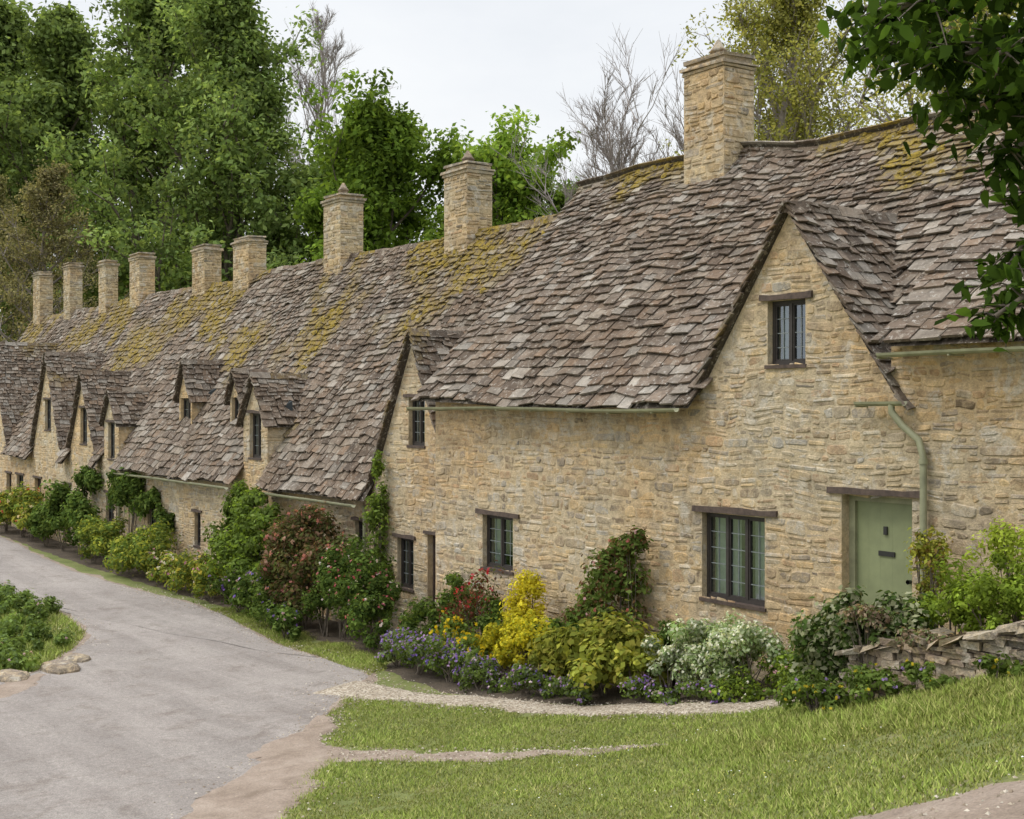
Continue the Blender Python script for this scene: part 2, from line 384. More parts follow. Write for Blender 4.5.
def lintel(mb,a,b,z,nf,ov=.16,h=.075):
    l=ov*R(.6,1.2); r=ov*R(.4,1.2); t=R(-.02,.02); n=5
    B=[];T=[]
    for k in range(n+1):
        x=a-l+(b+r-a+l)*k/n; zz_=z+t*k/n; B.append((x,zz_+R(0,.012))); T.append((x,zz_+h+R(-.015,.012)))
    for k in range(n):
        (x0,z0),(x1,z1)=B[k],B[k+1]; t0,t1=T[k][1],T[k+1][1]
        mb.hexa([(x0,nf-.045,z0),(x1,nf-.045,z1),(x1,nf+.2,z1),(x0,nf+.2,z0),(x0,nf-.04,t0),(x1,nf-.04,t1),(x1,nf+.2,t1),(x0,nf+.2,t0)],(1,1,1,0))
def window(par,a,b,c,d,nf,lights=2,grid=(3,5),curtain=True):
    F=MB();G=MB();L=MB();C=MB();K=MB()
    y=nf+.09; t=.045
    F.box(a,b,y,y+.07,c,c+t*1.2); F.box(a,b,y,y+.07,d-t,d)
    F.box(a,a+t,y+.002,y+.068,c+t*1.2,d-t); F.box(b-t,b,y+.002,y+.068,c+t*1.2,d-t)
    w=(b-a-2*t)/lights
    for i in range(lights):
        x0=a+t+i*w; x1=x0+w
        if i: F.box(x0-t*.5,x0+t*.5,y-.004,y+.07,c+t*1.2,d-t)
        q=.022
        X0=x0+(.5*t if i else 0)+.002; X1=x1-(.5*t if i<lights-1 else 0)-.002
        F.box(X0,X0+q,y+.01,y+.05,c+t*1.25,d-t-.002);F.box(X1-q,X1,y+.01,y+.05,c+t*1.25,d-t-.002)
        F.box(X0+q,X1-q,y+.012,y+.048,c+t*1.25,c+t*1.25+q);F.box(X0+q,X1-q,y+.012,y+.048,d-t-q,d-t-.002)
        tl=R(-.006,.006)
        G.face([(X0,y+.035,c+t),(X1,y+.035+tl,c+t),(X1,y+.035+tl,d-t),(X0,y+.035,d-t)],(1,1,1,0))
        for k in range(1,grid[0]):
            xx_=X0+(X1-X0)*k/grid[0]; L.box(xx_-.006,xx_+.006,y+.024,y+.029,c+t,d-t)
        for k in range(1,grid[1]):
            z_=c+t+(d-c-2*t)*k/grid[1]; L.box(X0,X1,y+.0235,y+.0285,z_-.006,z_+.006)
    if curtain:
        n=16
        for s0,s1 in ((a+.03,a+(b-a)*R(.25,.45)),(b-(b-a)*R(.2,.4),b-.03)):
            for k in range(n):
                xa=s0+(s1-s0)*k/n; xb=s0+(s1-s0)*(k+1)/n
                ya=y+.16+.02*math.sin(k*1.6); yb=y+.16+.02*math.sin((k+1)*1.6)
                C.face([(xa,ya,c),(xb,yb,c),(xb,yb,d),(xa,ya,d)],(1,1,1,0))
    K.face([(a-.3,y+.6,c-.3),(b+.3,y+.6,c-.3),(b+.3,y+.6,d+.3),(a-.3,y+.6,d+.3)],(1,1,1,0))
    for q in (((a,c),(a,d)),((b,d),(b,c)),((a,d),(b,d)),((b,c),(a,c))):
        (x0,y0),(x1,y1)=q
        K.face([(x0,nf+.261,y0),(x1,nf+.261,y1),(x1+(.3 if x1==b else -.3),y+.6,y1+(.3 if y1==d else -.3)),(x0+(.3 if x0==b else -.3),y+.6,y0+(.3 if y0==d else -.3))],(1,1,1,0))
    F.build('window_frame',FRAME,par);G.build('window_panes',GLASS,par);L.build('window_leading',LEAD,par)
    if curtain: C.build('window_curtain',CURT,par)
    K.build('window_interior',DARK,par)
    F=MB(); F.box(a-.03,b+.03,nf-.03,nf+.09,c-.045,c+.002); F.build('window_sill',WOOD,par)

# ---------------------------------------------------------------- roofs
TP=[(.165,.122,.086),(.205,.158,.118),(.120,.088,.062),(.235,.195,.155),(.17,.125,.09),(.19,.146,.11),(.145,.107,.078),(.27,.235,.195),(.20,.14,.095)]
def tcol(m=0):
    c=random.choice(TP); k=R(.62,1.18)
    if random.random()<.05: c=(.33,.295,.25)
    return (c[0]*k,c[1]*k,c[2]*k,m)
def sag(p):
    s=.13*nz(p[0]*.28,p[1]*.2,1.3)+.05*nz(p[0]*1.1,p[1]*.9,7)
    if p[0]>-16.5:
        q=min(1,(p[0]+16.5)/2.5); f=min(1,max(0,(p[2]-5.5)/3.6)); s-=.30*q*q*(3-2*q)*f
    return s
def add(o,a,x,b,y,c,z): return (o[0]+a[0]*x+b[0]*y+c[0]*z, o[1]+a[1]*x+b[1]*y+c[1]*z, o[2]+a[2]*x+b[2]*y+c[2]*z)
def slope(mb,O,A,B,Nn,Lx,Hy,keep,mossf,e0=.23,e1=.15,wr=(.16,.42),dosag=True,mosslist=None,sheet=True):
    def S(p): return (p[0],p[1],p[2]+sag(p)) if dosag else p
    y=0
    while y<Hy:
        e=e0+(e1-e0)*y/Hy; e*=R(.82,1.15)
        x=R(-.15,0); tl=min(e*1.6,Hy-y+.05)
        ph=R(0,100)
        while x<Lx:
            w=R(*wr)*(1.15-.4*y/Hy); 
            if random.random()<.12: w*=1.4
            wy=.07*nz(x*.5,ph*.02,y*.7)
            cx=add(O,A,x+w/2,B,y+e*.4,Nn,0)
            if keep(cx):
                th=R(.016,.042); up=R(.020,.062); g=R(.002,.016); jy=R(-.04,.025)+wy; jr=R(-.022,.022)
                x0=max(x+g,-.04); x1=min(x+w-g,Lx+.05)
                if x1-x0>.04:
                    p=[]
                    c0=R(0,.035); c1=R(0,.035); ca=R(-.01,.01)
                    if random.random()<.04: jy-=.06; 
                    for zo in (0,th):
                        p+=[S(add(O,A,x0+ca,B,y+jy+jr+c0,Nn,up+zo+R(-.007,.007))),S(add(O,A,x1+ca,B,y+jy-jr+c1,Nn,up+zo+R(-.007,.007))),
                            S(add(O,A,x1,B,y+tl,Nn,-.012+zo)),S(add(O,A,x0,B,y+tl,Nn,-.012+zo))]
                    m=mossf(cx,y/Hy)
                    if m>0: m=max(0,min(1,m*R(.45,1.25)))
                    mb.hexa(p,tcol(m))
                    if mosslist is not None and m>.45 and random.random()<m*.5:
                        mosslist.append((S(add(O,A,x+R(0,w),B,y+R(0,e),Nn,up+th*.6)),R(.03,.10)))
            x+=w
        y+=e
    if sheet:
        cw=.3; nxs=int(Lx/cw)+1; nys=int(Hy/cw)+1
        for i in range(nxs):
            for j in range(nys):
                a0=Lx*i/nxs;a1=Lx*(i+1)/nxs;b0=Hy*j/nys;b1=Hy*(j+1)/nys
                if keep(add(O,A,(a0+a1)/2,B,(b0+b1)/2,Nn,0)):
                    mb.face([S(add(O,A,a0,B,b0,Nn,-.02)),S(add(O,A,a1,B,b0,Nn,-.02)),S(add(O,A,a1,B,b1,Nn,-.02)),S(add(O,A,a0,B,b1,Nn,-.02))],(.07,.055,.04,0))
def ridge(mb,P0,D,L,wd,dz,mossf,dosag=True,col=None):
    x=0; D=Vector(D); s=Vector((D.y,-D.x,0))
    while x<L:
        l=min(R(.38,.5),L-x); 
        if l<.06: break
        ps=[]
        for t in (x+.006,x+l-.006):
            q=Vector(P0)+D*t; z=sag(q) if dosag else 0
            j=R(-.018,.018)
            ps.append([(q+s*wd+Vector((0,0,-dz+z+.02+j))),(q+s*wd*.35+Vector((0,0,z+.055+j))),(q-s*wd*.35+Vector((0,0,z+.055+j))),(q-s*wd+Vector((0,0,-dz+z+.02+j)))])
        m=mossf(ps[0][1],1.0); c=tcol(m)
        i=len(mb.v)
        for r in ps: mb.v.extend([tuple(v) for v in r])
        for k in range(3): mb.f.append((i+k,i+k+1,i+5+k,i+4+k)); mb.c.append(c)
        mb.f.append((i,i+1,i+2,i+3)); mb.c.append(c); mb.f.append((i+7,i+6,i+5,i+4)); mb.c.append(c)
        x+=l
def moss_far(p,t):
    v=(t-.70)*1.1+1.0*nz(p[0]*.3,p[1]*.5,p[2]*.3)+.65*nz(p[0]*1.1,p[1]*1.3,4)
    return max(0,min(1,v*2.4))
def moss_near(p,t):
    v=(t-.91)*2.8+.9*nz(p[0]*.35,p[1]*.5,2)+.6*nz(p[0]*1.3,p[1]*1.2,4)
    return max(0,min(1,v*2.4))
def moss_low(p,t):
    v=-.17+.55*nz(p[0]*.9,p[1]*.9,p[2]); return max(0,min(.9,v*3))
def moss_blobs(lst,par):
    mb=MB()
    for (p,r) in lst:
        i=len(mb.v); k=6; rr=[r*R(.7,1.3) for _ in range(k)]; h=r*R(.25,.5)
        a0=R(0,6); cc=(.16,.12,.03,1)
        for q in range(k): 
            t=a0+2*math.pi*q/k; mb.v.append((p[0]+math.cos(t)*rr[q],p[1]+math.sin(t)*rr[q]*.7,p[2]-.02+math.sin(t)*rr[q]*.6))
        for q in range(k): 
            t=a0+2*math.pi*q/k; mb.v.append((p[0]+math.cos(t)*rr[q]*.65,p[1]+math.sin(t)*rr[q]*.45-h*.4,p[2]+math.sin(t)*rr[q]*.4+h*.75))
        mb.v.append((p[0],p[1]-h*.5,p[2]+h))
        for q in range(k):
            q2=(q+1)%k; mb.f.append((i+q,i+q2,i+k+q2,i+k+q)); mb.c.append(cc); mb.f.append((i+k+q,i+k+q2,i+2*k)); mb.c.append(cc)
    if mb.f: mb.build('roof_moss',TILE,par,True)

def gable_roof(mb,uc,hw,za,ze,nf,nb,plane,ov=.13,sideov=.10,ms=moss_low,e0=.2):
    k=(za-ze)/hw
    for sgn in (1,-1):
        L=math.hypot(hw+sideov,k*(hw+sideov))
        B=(-sgn*(hw+sideov)/L,0,k*(hw+sideov)/L); Nn=(sgn*k*(hw+sideov)/L,0,(hw+sideov)/L)
        O=(uc+sgn*(hw+sideov),nf-ov,ze-k*sideov+.05)
        slope(mb,O,(0,1,0),B,Nn,nb-nf+ov,L,lambda p:p[2]>plane(p[1])-.35,ms,e0,.13,(.13,.34),dosag=False)
    ridge(mb,(uc,nf-ov,za+.06),(0,1,0),nb-nf+ov-.05,.13,.11,ms,dosag=False)

def chimney(par,u,n,zb,zt,wu=.95,wn=.7,tint=1.0,pot=False):
    mb=MB(); a,b=u-wu/2,u+wu/2; c,d=n-wn/2,n+wn/2
    kw=dict(h=.13,wr=(.10,.34),depth=(.0,.024),tint=tint,wob=.03)
    zz_=zt-.26
    masonry(mb,lambda x,y,z:(x,c-z,y),zb,zz_,lambda z:[(a,b)],[],**kw)
    masonry(mb,lambda x,y,z:(b+z,x,y),zb,zz_,lambda z:[(c,d)],[],**kw)
    masonry(mb,lambda x,y,z:(x,d+z,y),zb,zz_,lambda z:[(a,b)],[],**kw)
    masonry(mb,lambda x,y,z:(a-z,x,y),zb,zz_,lambda z:[(c,d)],[],**kw)
    mb.box(a-.03,b+.03,c-.03,d+.03,zz_,zz_+.06,(.34,.30,.23,0),.014)
    mb.box(a-.06,b+.06,c-.06,d+.06,zz_+.063,zz_+.12,(.27,.24,.20,0),.02)
    mb.box(a+.03,b-.03,c+.03,d-.03,zz_+.12,zz_+.20,scol(.75),.018)
    mb.box(a-.01,b+.01,c-.01,d+.01,zz_+.202,zz_+.26,(.22,.20,.17,0),.018)
    mb.build('chimney_stack',STONE,par)
    if pot:
        p=MB(); p.tube([(u,n,zt-.06),(u,n,zt+.12),(u,n,zt+.13),(u,n,zt+.20),(u,n,zt+.34)],[.15,.13,.17,.11,.03],10,(.22,.17,.13,0)); p.build('chimney_pot',STONE,par,True)
def gutter(par,a,b,n,z,mat=SAGE2,ax='u'):
    mb=MB(); r=.055; k=6; L=int((b-a)/.5)+1
    for i in range(L):
        x0=a+(b-a)*i/L; x1=a+(b-a)*(i+1)/L
        za=z+.03*nz(x0*.3,n,2); zb=z+.03*nz(x1*.3,n,2)
        for j in range(k):
            t0=math.pi+math.pi*j/k; t1=math.pi+math.pi*(j+1)/k
            mb.face([(x0,n+math.cos(t0)*r,za+math.sin(t0)*r),(x1,n+math.cos(t0)*r,zb+math.sin(t0)*r),(x1,n+math.cos(t1)*r,zb+math.sin(t1)*r),(x0,n+math.cos(t1)*r,za+math.sin(t1)*r)],(1,1,1,0))
        if i%2==0: mb.box(x0+.01,x0+.03,n-r-.006,n+.22,za-r-.012,za-r+.002)
    mb.build('gutter',mat,par)

# ================= near cottage =================
near=empty('stone_cottage')
GU,GH,GA,GE=-11.72,1.80,7.22,4.70
kp=4.4/3.9
pl_near=lambda n:4.7+(n-12.2)*kp
def inear(z):
    if z<4.9: return [(-20.5,-2.0)]
    w=max(GH*(GA-z)/(GA-GE),0)
    o=[(GU-w,GU+w)]
    if z<5.6: o.append((max(-10.12,GU+w+.001),-2.0))
    return o
opsN=[(-13.38,-12.18,2.02,3.21),(-12.13,-11.47,5.22,6.06),(-18.93,-18.0,1.88,2.80),(-10.88,-9.82,1.45,3.60)]
mb=MB(); masonry(mb,front(12.5),-.2,7.2,inear,opsN,crit=(4.9,5.6),h=.12)
mb.build('front_wall',STONE,near)
mb=MB()
for u in (-20.49,-2.0):
    mb.face([(u,12.5,-.3),(u,20.2,-.3),(u,20.2,4.7),(u,16.1,8.8),(u,12.5,5.0)],MORT)
mb.face([(-20.5,20.2,-.3),(-2,20.2,-.3),(-2,20.2,5),(-20.5,20.2,5)],MORT)
mb.build('side_walls',STONE,near)
mb=MB()
for a,b,c,d in opsN: lintel(mb,a,b,d,12.5,.21 if b-a>.8 else .18,.085)
mb.build('oak_lintels',WOOD,near)
window(near,*opsN[0],12.5,3,(2,5)); window(near,*opsN[1],12.5,2,(2,4)); window(near,*opsN[2],12.5,2,(2,4))
Lr=math.hypot(3.9,4.4); Bn=(0,3.9/Lr,4.4/Lr); Nn_=(0,-4.4/Lr,3.9/Lr); ml=[]
def keepN(p):
    dx=abs(p[0]-GU)
    return not(dx<GH+.05 and p[2]<GA-.1-dx*(GA-GE)/GH)
mb=MB()
slope(mb,(-20.75,12.2,4.7),(1,0,0),Bn,Nn_,10.65,Lr,keepN,moss_near,.215,.125,(.13,.38),mosslist=ml)
L2=math.hypot(3.9,3.75); B2=(0,3.9/L2,3.75/L2); N2=(0,-3.75/L2,3.9/L2)
slope(mb,(-10.08,12.2,5.35),(1,0,0),B2,N2,8.2,L2,lambda p:not(p[0]<-9.99 and p[2]<GA-abs(p[0]-GU)*(GA-GE)/GH),moss_near,.215,.125,(.13,.38),mosslist=ml)
slope(mb,(-20.75,20.2,4.7),(1,0,0),(0,-4.1/Lr*1.0,4.4/Lr),(0,.7,.7),18.8,6.0,lambda p:p[2]<9.1,moss_near,.5,.4,(.4,.8))
gable_roof(mb,GU,GH,GA,GE,12.5,14.95,pl_near,ov=.10,sideov=.10,ms=moss_low,e0=.19)
ridge(mb,(-20.78,16.12,9.12),(1,0,0),18.9,.16,.15,moss_near)
mb.build('stone_slate_roof',TILE,near)
moss_blobs(ml,near)
chimney(near,-16.65,15.95,8.0,10.75,1.0,.72,.93,True)
gutter(near,-20.85,-13.5,12.13,4.66); gutter(near,-10.5,-9.80,12.33,4.74); gutter(near,-10.0,-2.2,12.13,5.30)
mb=MB()
mb.tube([(-9.98,12.33,4.72),(-9.98,12.33,4.62),(-9.85,12.36,4.46),(-9.66,12.41,4.30),(-9.6,12.42,4.1),(-9.6,12.42,1.6)],[.042]*6,10)
for z in (4.05,3.0,2.1): mb.tube([(-9.6,12.42,z-.03),(-9.6,12.42,z+.03)],[.055,.055],10); 
mb.build('drainpipe',SAGE2,near,True)
mb=MB(); a,b,c,d=opsN[3]; y=12.5+.14
mb.box(a,a+.09,y,y+.1,c,d); mb.box(b-.07,b,y,y+.1,c,d); mb.box(a+.09,b-.07,y+.002,y+.1,d-.08,d); mb.build('door_frame',SAGE2,near)
mb=MB(); n=5; x0=a+.09; w=(b-.07-x0)/n
for i in range(n): mb.box(x0+i*w+.0006,x0+(i+1)*w-.0006,y+.045,y+.08,c+.05,d-.085)
mb.box(x0,b-.07,y+.0465,y+.075,c+.02,d-.082); mb.build('door',SAGE,near)
mb=MB(); mb.box(x0+.34,x0+.58,y+.027,y+.044,2.87,2.93); mb.box(x0+.42,x0+.47,y+.02,y+.044,3.13,3.23); mb.tube([(b-.16,y+.045,2.6),(b-.16,y-.02,2.6)],[.022,.028],8)
mb.build('door_ironmongery',BLACK,near)
mb=MB(); mb.box(-10.95,-9.6,11.95,12.49,1.2,1.56,scol(),.02); mb.box(-11.05,-9.55,11.6,11.95,1.15,1.42,scol(),.02); mb.build('door_step',STONE,near)

# ================= far cottages =================
NR,ZR,NE,ZE=16.6,8.74,12.7,2.70
kf=(ZR-ZE)/(NR-NE); pl_far=lambda n:ZE+(n-NE)*kf
Lf=math.hypot(NR-NE,ZR-ZE); Bf=(0,(NR-NE)/Lf,(ZR-ZE)/Lf); Nf=(0,-(ZR-ZE)/Lf,(NR-NE)/Lf)
DORM=[(-22.15,1.72,2.85,6.08,1),(-29.8,.72,4.30,5.38,1),(-40.95,.72,4.15,5.15,1),(-43.9,1.45,3.3,5.75,1),(-48.2,1.9,3.2,6.5,1),(-56.1,2.3,3.2,7.2,1),
      (-36.1,.5,4.95,5.9,0),(-32.4,.42,4.85,5.55,0)]
OPS=[(-22.35,-21.72,3.9,4.85,'w2'),(-22.8,-22.15,1.05,2.05,'w2'),(-21.62,-21.05,.05,2.2,'d'),(-30.15,-29.45,3.4,4.5,'w2'),(-41.28,-40.62,3.0,4.15,'w2'),
     (-44.25,-43.5,3.4,4.6,'w2'),(-48.6,-47.8,3.8,4.9,'w2'),(-56.5,-55.7,3.8,4.9,'w2'),(-37.6,-36.8,1.0,1.9,'w2'),(-33.85,-33.4,.9,1.8,'w1'),
     (-27.2,-26.3,1.0,1.95,'w2'),(-24.6,-24.1,1.55,2.25,'w1'),(-50.0,-49.1,-.1,2.0,'d'),(-52.6,-51.6,1.0,2.0,'w2'),(-46.2,-45.4,-.1,1.95,'d'),(-59,-58,1.0,2.0,'w2'),(-54.2,-53.4,-.1,2.0,'d'),(-41.5,-40.7,1.0,1.9,'w2')]
SEG=[(-27.8,-20.5,[-25.76]),(-35.0,-27.8,[-32.1]),(-45.4,-35.0,[-38.5,-42.1]),(-64,-45.4,[-48.6,-52.7,-57.6,-62.4])]
CH={-25.76:(10.35,1.0,.7),-32.1:(10.48,1.0,.7),-38.5:(10.0,1.2,.6),-42.1:(10.1,1.1,.6),-48.6:(10.45,1.1,.6),-52.7:(10.55,.9,.5),-57.6:(10.9,.9,.55),-62.4:(10.9,1.1,.6)}
for (s0,s1,chs) in SEG:
    par=empty('stone_cottage')
    D=[d for d in DORM if s0<=d[0]<s1]; O=[o for o in OPS if s0<=o[0]<s1]
    fl=[d for d in D if d[4]]
    def ifn(z,s0=s0,s1=s1,fl=fl):
        if z<3.1: return [(s0,s1)]
        out=[]
        for uc,hw,ze,za,_ in fl:
            w=hw if z<ze else hw*(za-.03-z)/(za-.03-ze)
            w=max(w,0); out.append((uc-w,uc+w))
        return out if out else [(s0,s0)]
    zt=max([d[3] for d in fl]+[3.1])-.03
    mb=MB(); far=s0<-40
    masonry(mb,front(13.0),-.4,zt,ifn,O,crit=[3.1]+[d[2] for d in fl],h=.125 if not far else .15,wr=(.11,.4),tint=1.0)
    for uc,hw,ze,za,f_ in D:
        if f_ and hw<1:
            for s in (1,-1):
                masonry(mb,(lambda x,y,z,q=uc+s*(hw-.01),s=s:(q+s*z,x,y)),2.9,ze,lambda z:[(13.0,14.6)],[],h=.13)
    mb.build('front_wall',STONE,par)
    mb=MB(); 
    for u in (s0+.01,s1-.01): mb.face([(u,13.0,-.4),(u,20.4,-.4),(u,20.4,2.8),(u,16.6,8.6),(u,13.0,3.1)],MORT)
    mb.face([(s0,20.4,-.4),(s1,20.4,-.4),(s1,20.4,2.9),(s0,20.4,2.9)],MORT); mb.build('side_walls',STONE,par)
    mb=MB()
    for o in O: lintel(mb,o[0],o[1],o[3],13.0,.14)
    mb.build('oak_lintels',WOOD,par)
    for o in O:
        if o[4]=='d':
            q=MB(); n=4; w=(o[1]-o[0]-.1)/n
            for i in range(n): q.box(o[0]+.05+i*w+.004,o[0]+.05+(i+1)*w-.004,13.16,13.2,o[2],o[3]-.05)
            q.box(o[0],o[0]+.05,13.12,13.22,o[2],o[3]); q.box(o[1]-.05,o[1],13.12,13.22,o[2],o[3]); q.box(o[0]+.05,o[1]-.05,13.122,13.22,o[3]-.05,o[3])
            q.build('plank_door',WOOD,par)
        else: window(par,*o[:4],13.0,2 if o[4]=='w2' else 1,(2,4) if not far else (2,3),curtain=not far)
    def kf_(p,D=D):
        for uc,hw,ze,za,f_ in D:
            dx=abs(p[0]-uc)
            if f_:
                top=za-.1-dx*(za-ze)/hw
                if dx<hw+(.03 if hw<1 else .05) and p[2]<top: return False
            else:
                if dx<hw-.02 and p[1]>13.62 and p[2]<za-.2: return False
        return True
    mb=MB(); ml=[]
    slope(mb,(s0-.03,NE,ZE),(1,0,0),Bf,Nf,s1-s0+.06,Lf,kf_,moss_far,.21 if not far else .24,.135 if not far else .17,(.13,.37) if not far else (.18,.45),mosslist=ml)
    slope(mb,(s0-.03,20.5,ZE),(1,0,0),(0,-.54,.84),(0,.84,.54),s1-s0+.06,7.2,lambda p:p[2]<8.75,moss_far,.5,.4,(.4,.8))
    ridge(mb,(s0-.03,NR+.02,ZR+.02),(1,0,0),s1-s0+.06,.15,.16,moss_far)
    for uc,hw,ze,za,f_ in D:
        nf=13.0 if f_ else 13.6
        nb=NE+(za-ZE)/kf+.25
        gable_roof(mb,uc,hw,za,ze,nf,nb,pl_far,ov=.12,sideov=.12 if hw<1 else .08,ms=moss_low,e0=.19)
    mb.build('stone_slate_roof',TILE,par); moss_blobs(ml,par)
    for uc,hw,ze,za,f_ in D:
        if not f_:
            w0=(uc-hw+.1,uc+hw-.1,3.95,4.9)
            q=MB(); masonry(q,front(13.6),3.6,za-.05,lambda z:[(uc-(hw if z<ze else hw*max(0,(za-.04-z)/(za-.04-ze))),uc+(hw if z<ze else hw*max(0,(za-.04-z)/(za-.04-ze))))],[w0],crit=[ze])
            for s in (1,-1):
                masonry(q,(lambda x,y,z,qq=uc+s*(hw-.01),s=s:(qq+s*z,x,y)),3.6,ze,lambda z:[(13.6,14.6)],[],h=.13)
            q.build('dormer_wall',STONE,par)
            window(par,*w0,13.6,2,(2,3),curtain=False)
    for c in chs:
        zt_,wu,wn=CH[c]; chimney(par,c,NR,7.6,zt_,wu,wn,R(.72,.98),c in(-25.76,-32.1))
gl=[(-28.9,-23.95),(-40.1,-30.7)]
for i,(a,b) in enumerate(gl): gutter(bpy.data.objects['stone_cottage.%03d'%(1 if i==0 else 2)],a,b,12.62,2.64)
mb=MB(); mb.tube([(-24.05,12.9,2.6),(-24.05,12.93,2.4),(-24.05,12.93,.1)],[.04]*3,8); mb.build('drainpipe',SAGE2,bpy.data.objects['stone_cottage.001'])
mb=MB(); mb.tube([(-40.0,12.9,2.6),(-40.0,12.93,2.4),(-40.0,12.93,.1)],[.04]*3,8); mb.build('drainpipe',SAGE2,bpy.data.objects['stone_cottage.003'])

# ================= drystone garden wall =================
mb=MB(); z=1.0
def walltop(u): return 2.10+.80*min(1,max(0,(u+9.2)/3.2))
while z<3.1:
    hh=R(.035,.09); u=-9.25+R(-.08,.1)
    while u<-3.6:
        w=R(.08,.34); um=u+w/2; n0=10.62-.05*(um+9.2)+.05*nz(um,3,0); base=h1(um,n0)-.15; tp=walltop(um)+.07*nz(um*1.6,0,0)
        if z<tp and z+hh>base:
            c=R(.17,.40); ins=R(-.045,.035); k=R(.76,.9); t=R(-.014,.014)
            for (ya,yb) in ((n0+ins,n0+.2),(n0+.205,n0+.42-ins)):
                p=[(u+.004,ya,z+.003-t),(u+w-.006,ya+R(-.02,.02),z+.003+t),(u+w-.006,yb,z+.003+t),(u+.004,yb,z+.003-t)]
                mb.hexa([(a_+R(-.01,.01),b_+R(-.012,.012),q_) for a_,b_,q_ in p]+[(a_+R(-.018,.018),b_+R(-.012,.012),q_+hh-.004+R(-.012,.008)) for a_,b_,q_ in p],(c,c*k,c*k*.78,0))
        u+=w
    z+=hh*.93
u=-9.3
while u<-3.6:
    w=R(.16,.42); um=u+w/2; n0=10.60-.05*(um+9.2)+R(-.04,.04); t=walltop(um)+.07*nz(um*1.6,0,0); c=R(.2,.42)
    dz=R(-.02,.03); sl=(walltop(u+w)-walltop(u))/2+R(-.03,.03)
    if random.random()<.85:
        p=[(u,n0-.03,t-sl+dz),(u+w-.02,n0-.03,t+sl+dz),(u+w-.02,n0+.44,t+sl+dz),(u,n0+.44,t-sl+dz)]
        mb.hexa([(a+R(-.03,.03),b+R(-.05,.05),q) for a,b,q in p]+[(a+R(-.04,.04),b+R(-.06,.06),q+R(.03,.08)) for a,b,q in p],(c,c*.85,c*.64,0))
    u+=w
mb.build('drystone_wall',STONE)
mb=MB()
for (u,n,r,hh) in [(-23.6,6.6,.42,.14),(-24.4,7.1,.30,.10),(-23.35,5.7,.4,.12),(-23.3,4.9,.35,.14)]:
    b=h1(u,n); k=11; i=len(mb.v)
    for s,zf in ((1.05,-.1),(1,.45*hh),(.85,.85*hh),(.55,hh)):
        for q in range(k):
            t=2*math.pi*q/k; rr=r*s*(1+.35*nz(math.cos(t)*1.5+u,math.sin(t)*1.5+n,0)); mb.v.append((u+math.cos(t)*rr*1.3,n+math.sin(t)*rr*.7,b+zf+R(-.012,.012)))
    for l in range(3):
        for q in range(k): mb.f.append((i+l*k+q,i+l*k+(q+1)%k,i+(l+1)*k+(q+1)%k,i+(l+1)*k+q)); mb.c.append((.20,.165,.125,0))
    mb.f.append(tuple(i+3*k+q for q in range(k))); mb.c.append((.22,.18,.145,0))
mb.build('verge_stones',STONE)
pu,pn=-9.85,11.05; pz=h1(pu,pn)
mb=MB(); mb.tube([(pu,pn,pz),(pu,pn,pz+.02),(pu,pn,pz+.18),(pu,pn,pz+.24),(pu,pn,pz+.27),(pu,pn,pz+.26)],[.02,.08,.12,.11,.13,.05],14); mb.build('plant_pot',BLUE,None,True)

# ================= vegetation =================
def shrub(name,blobs,n,size,pal,flowers=None,stems=True,var=.3,rough=.35,hang=.2,w=.55):
    e=empty(name); bl=np.array(blobs,float); vol=(bl[:,3]*bl[:,4]+bl[:,3]*bl[:,5]); pr=vol/vol.sum()
    sub=[]
    for b,p in zip(bl,pr):
        k=max(6,int(85*p))
        d=unit(rng.normal(size=(k,3))); d[:,2]=np.where(d[:,2]<-.4,-d[:,2],d[:,2])
        r=rng.uniform(.35,1.0,(k,1))**.6
        c=b[:3]+d*r*b[3:6]*(.86+rng.uniform(-.15,.35,(k,1)))
        s=rng.uniform(.14,.36,(k,1))*b[3:6].mean()
        sub.append(np.concatenate([c,s,rng.uniform(.55,1.3,(k,1))],1))
    sub=np.concatenate(sub)
    i=rng.integers(0,len(sub),n)
    d=unit(rng.normal(size=(n,3))); r=rng.uniform(.3,1,(n,1))**.5
    P=sub[i,:3]+d*r*sub[i,3:4]*(1+rng.exponential(.25,(n,1)))
    g=H(P[:,0],P[:,1])+.02; P[:,2]=np.maximum(P[:,2],g+rng.uniform(0,.06,n))
    Nn=d+rng.normal(size=(n,3))*rough+np.array([0,0,.5])
    C=palcol(pal,n,var); C[:,:3]*=sub[i,4:5]
    leaves('foliage',P,Nn,rng.uniform(.5,1.4,n)*size,C,LEAF,e,w=w,hang=hang)
    if stems:
        mb=MB()
        for k in range(0,len(sub),3):
            c=sub[k]
            j=int(np.argmin(((bl[:,:2]-c[:2])**2).sum(1))); b=bl[j]
            x,y=b[0]+R(-.08,.08),b[1]+R(-.08,.08)
            mb.tube([(x,y,h1(x,y)-.03),((x+c[0])/2,(y+c[1])/2,(h1(x,y)+c[2])/2+.05),(c[0],c[1],c[2])],[.012,.008,.004],4)
        mb.build('stems',BARK,e)
    if flowers:
        m,fs,fp=flowers; i=rng.integers(0,len(sub),m); d=unit(rng.normal(size=(m,3))); d[:,2]=abs(d[:,2])
        d[:,1]-=.4; d=unit(d)
        P=sub[i,:3]+d*sub[i,3:4]*1.2; g=H(P[:,0],P[:,1])+.05; P[:,2]=np.maximum(P[:,2],g)
        ci=rng.integers(0,len(fp),m); cc=palcol(fp,m,.15)
        P=np.repeat(P,3,axis=0)+rng.normal(size=(m*3,3))*fs*.4
        leaves('flowers',P,np.repeat(d,3,axis=0)+rng.normal(size=(m*3,3))*.5,np.full(m*3,fs),np.repeat(cc,3,axis=0),LEAF,e,w=.8)
    return e
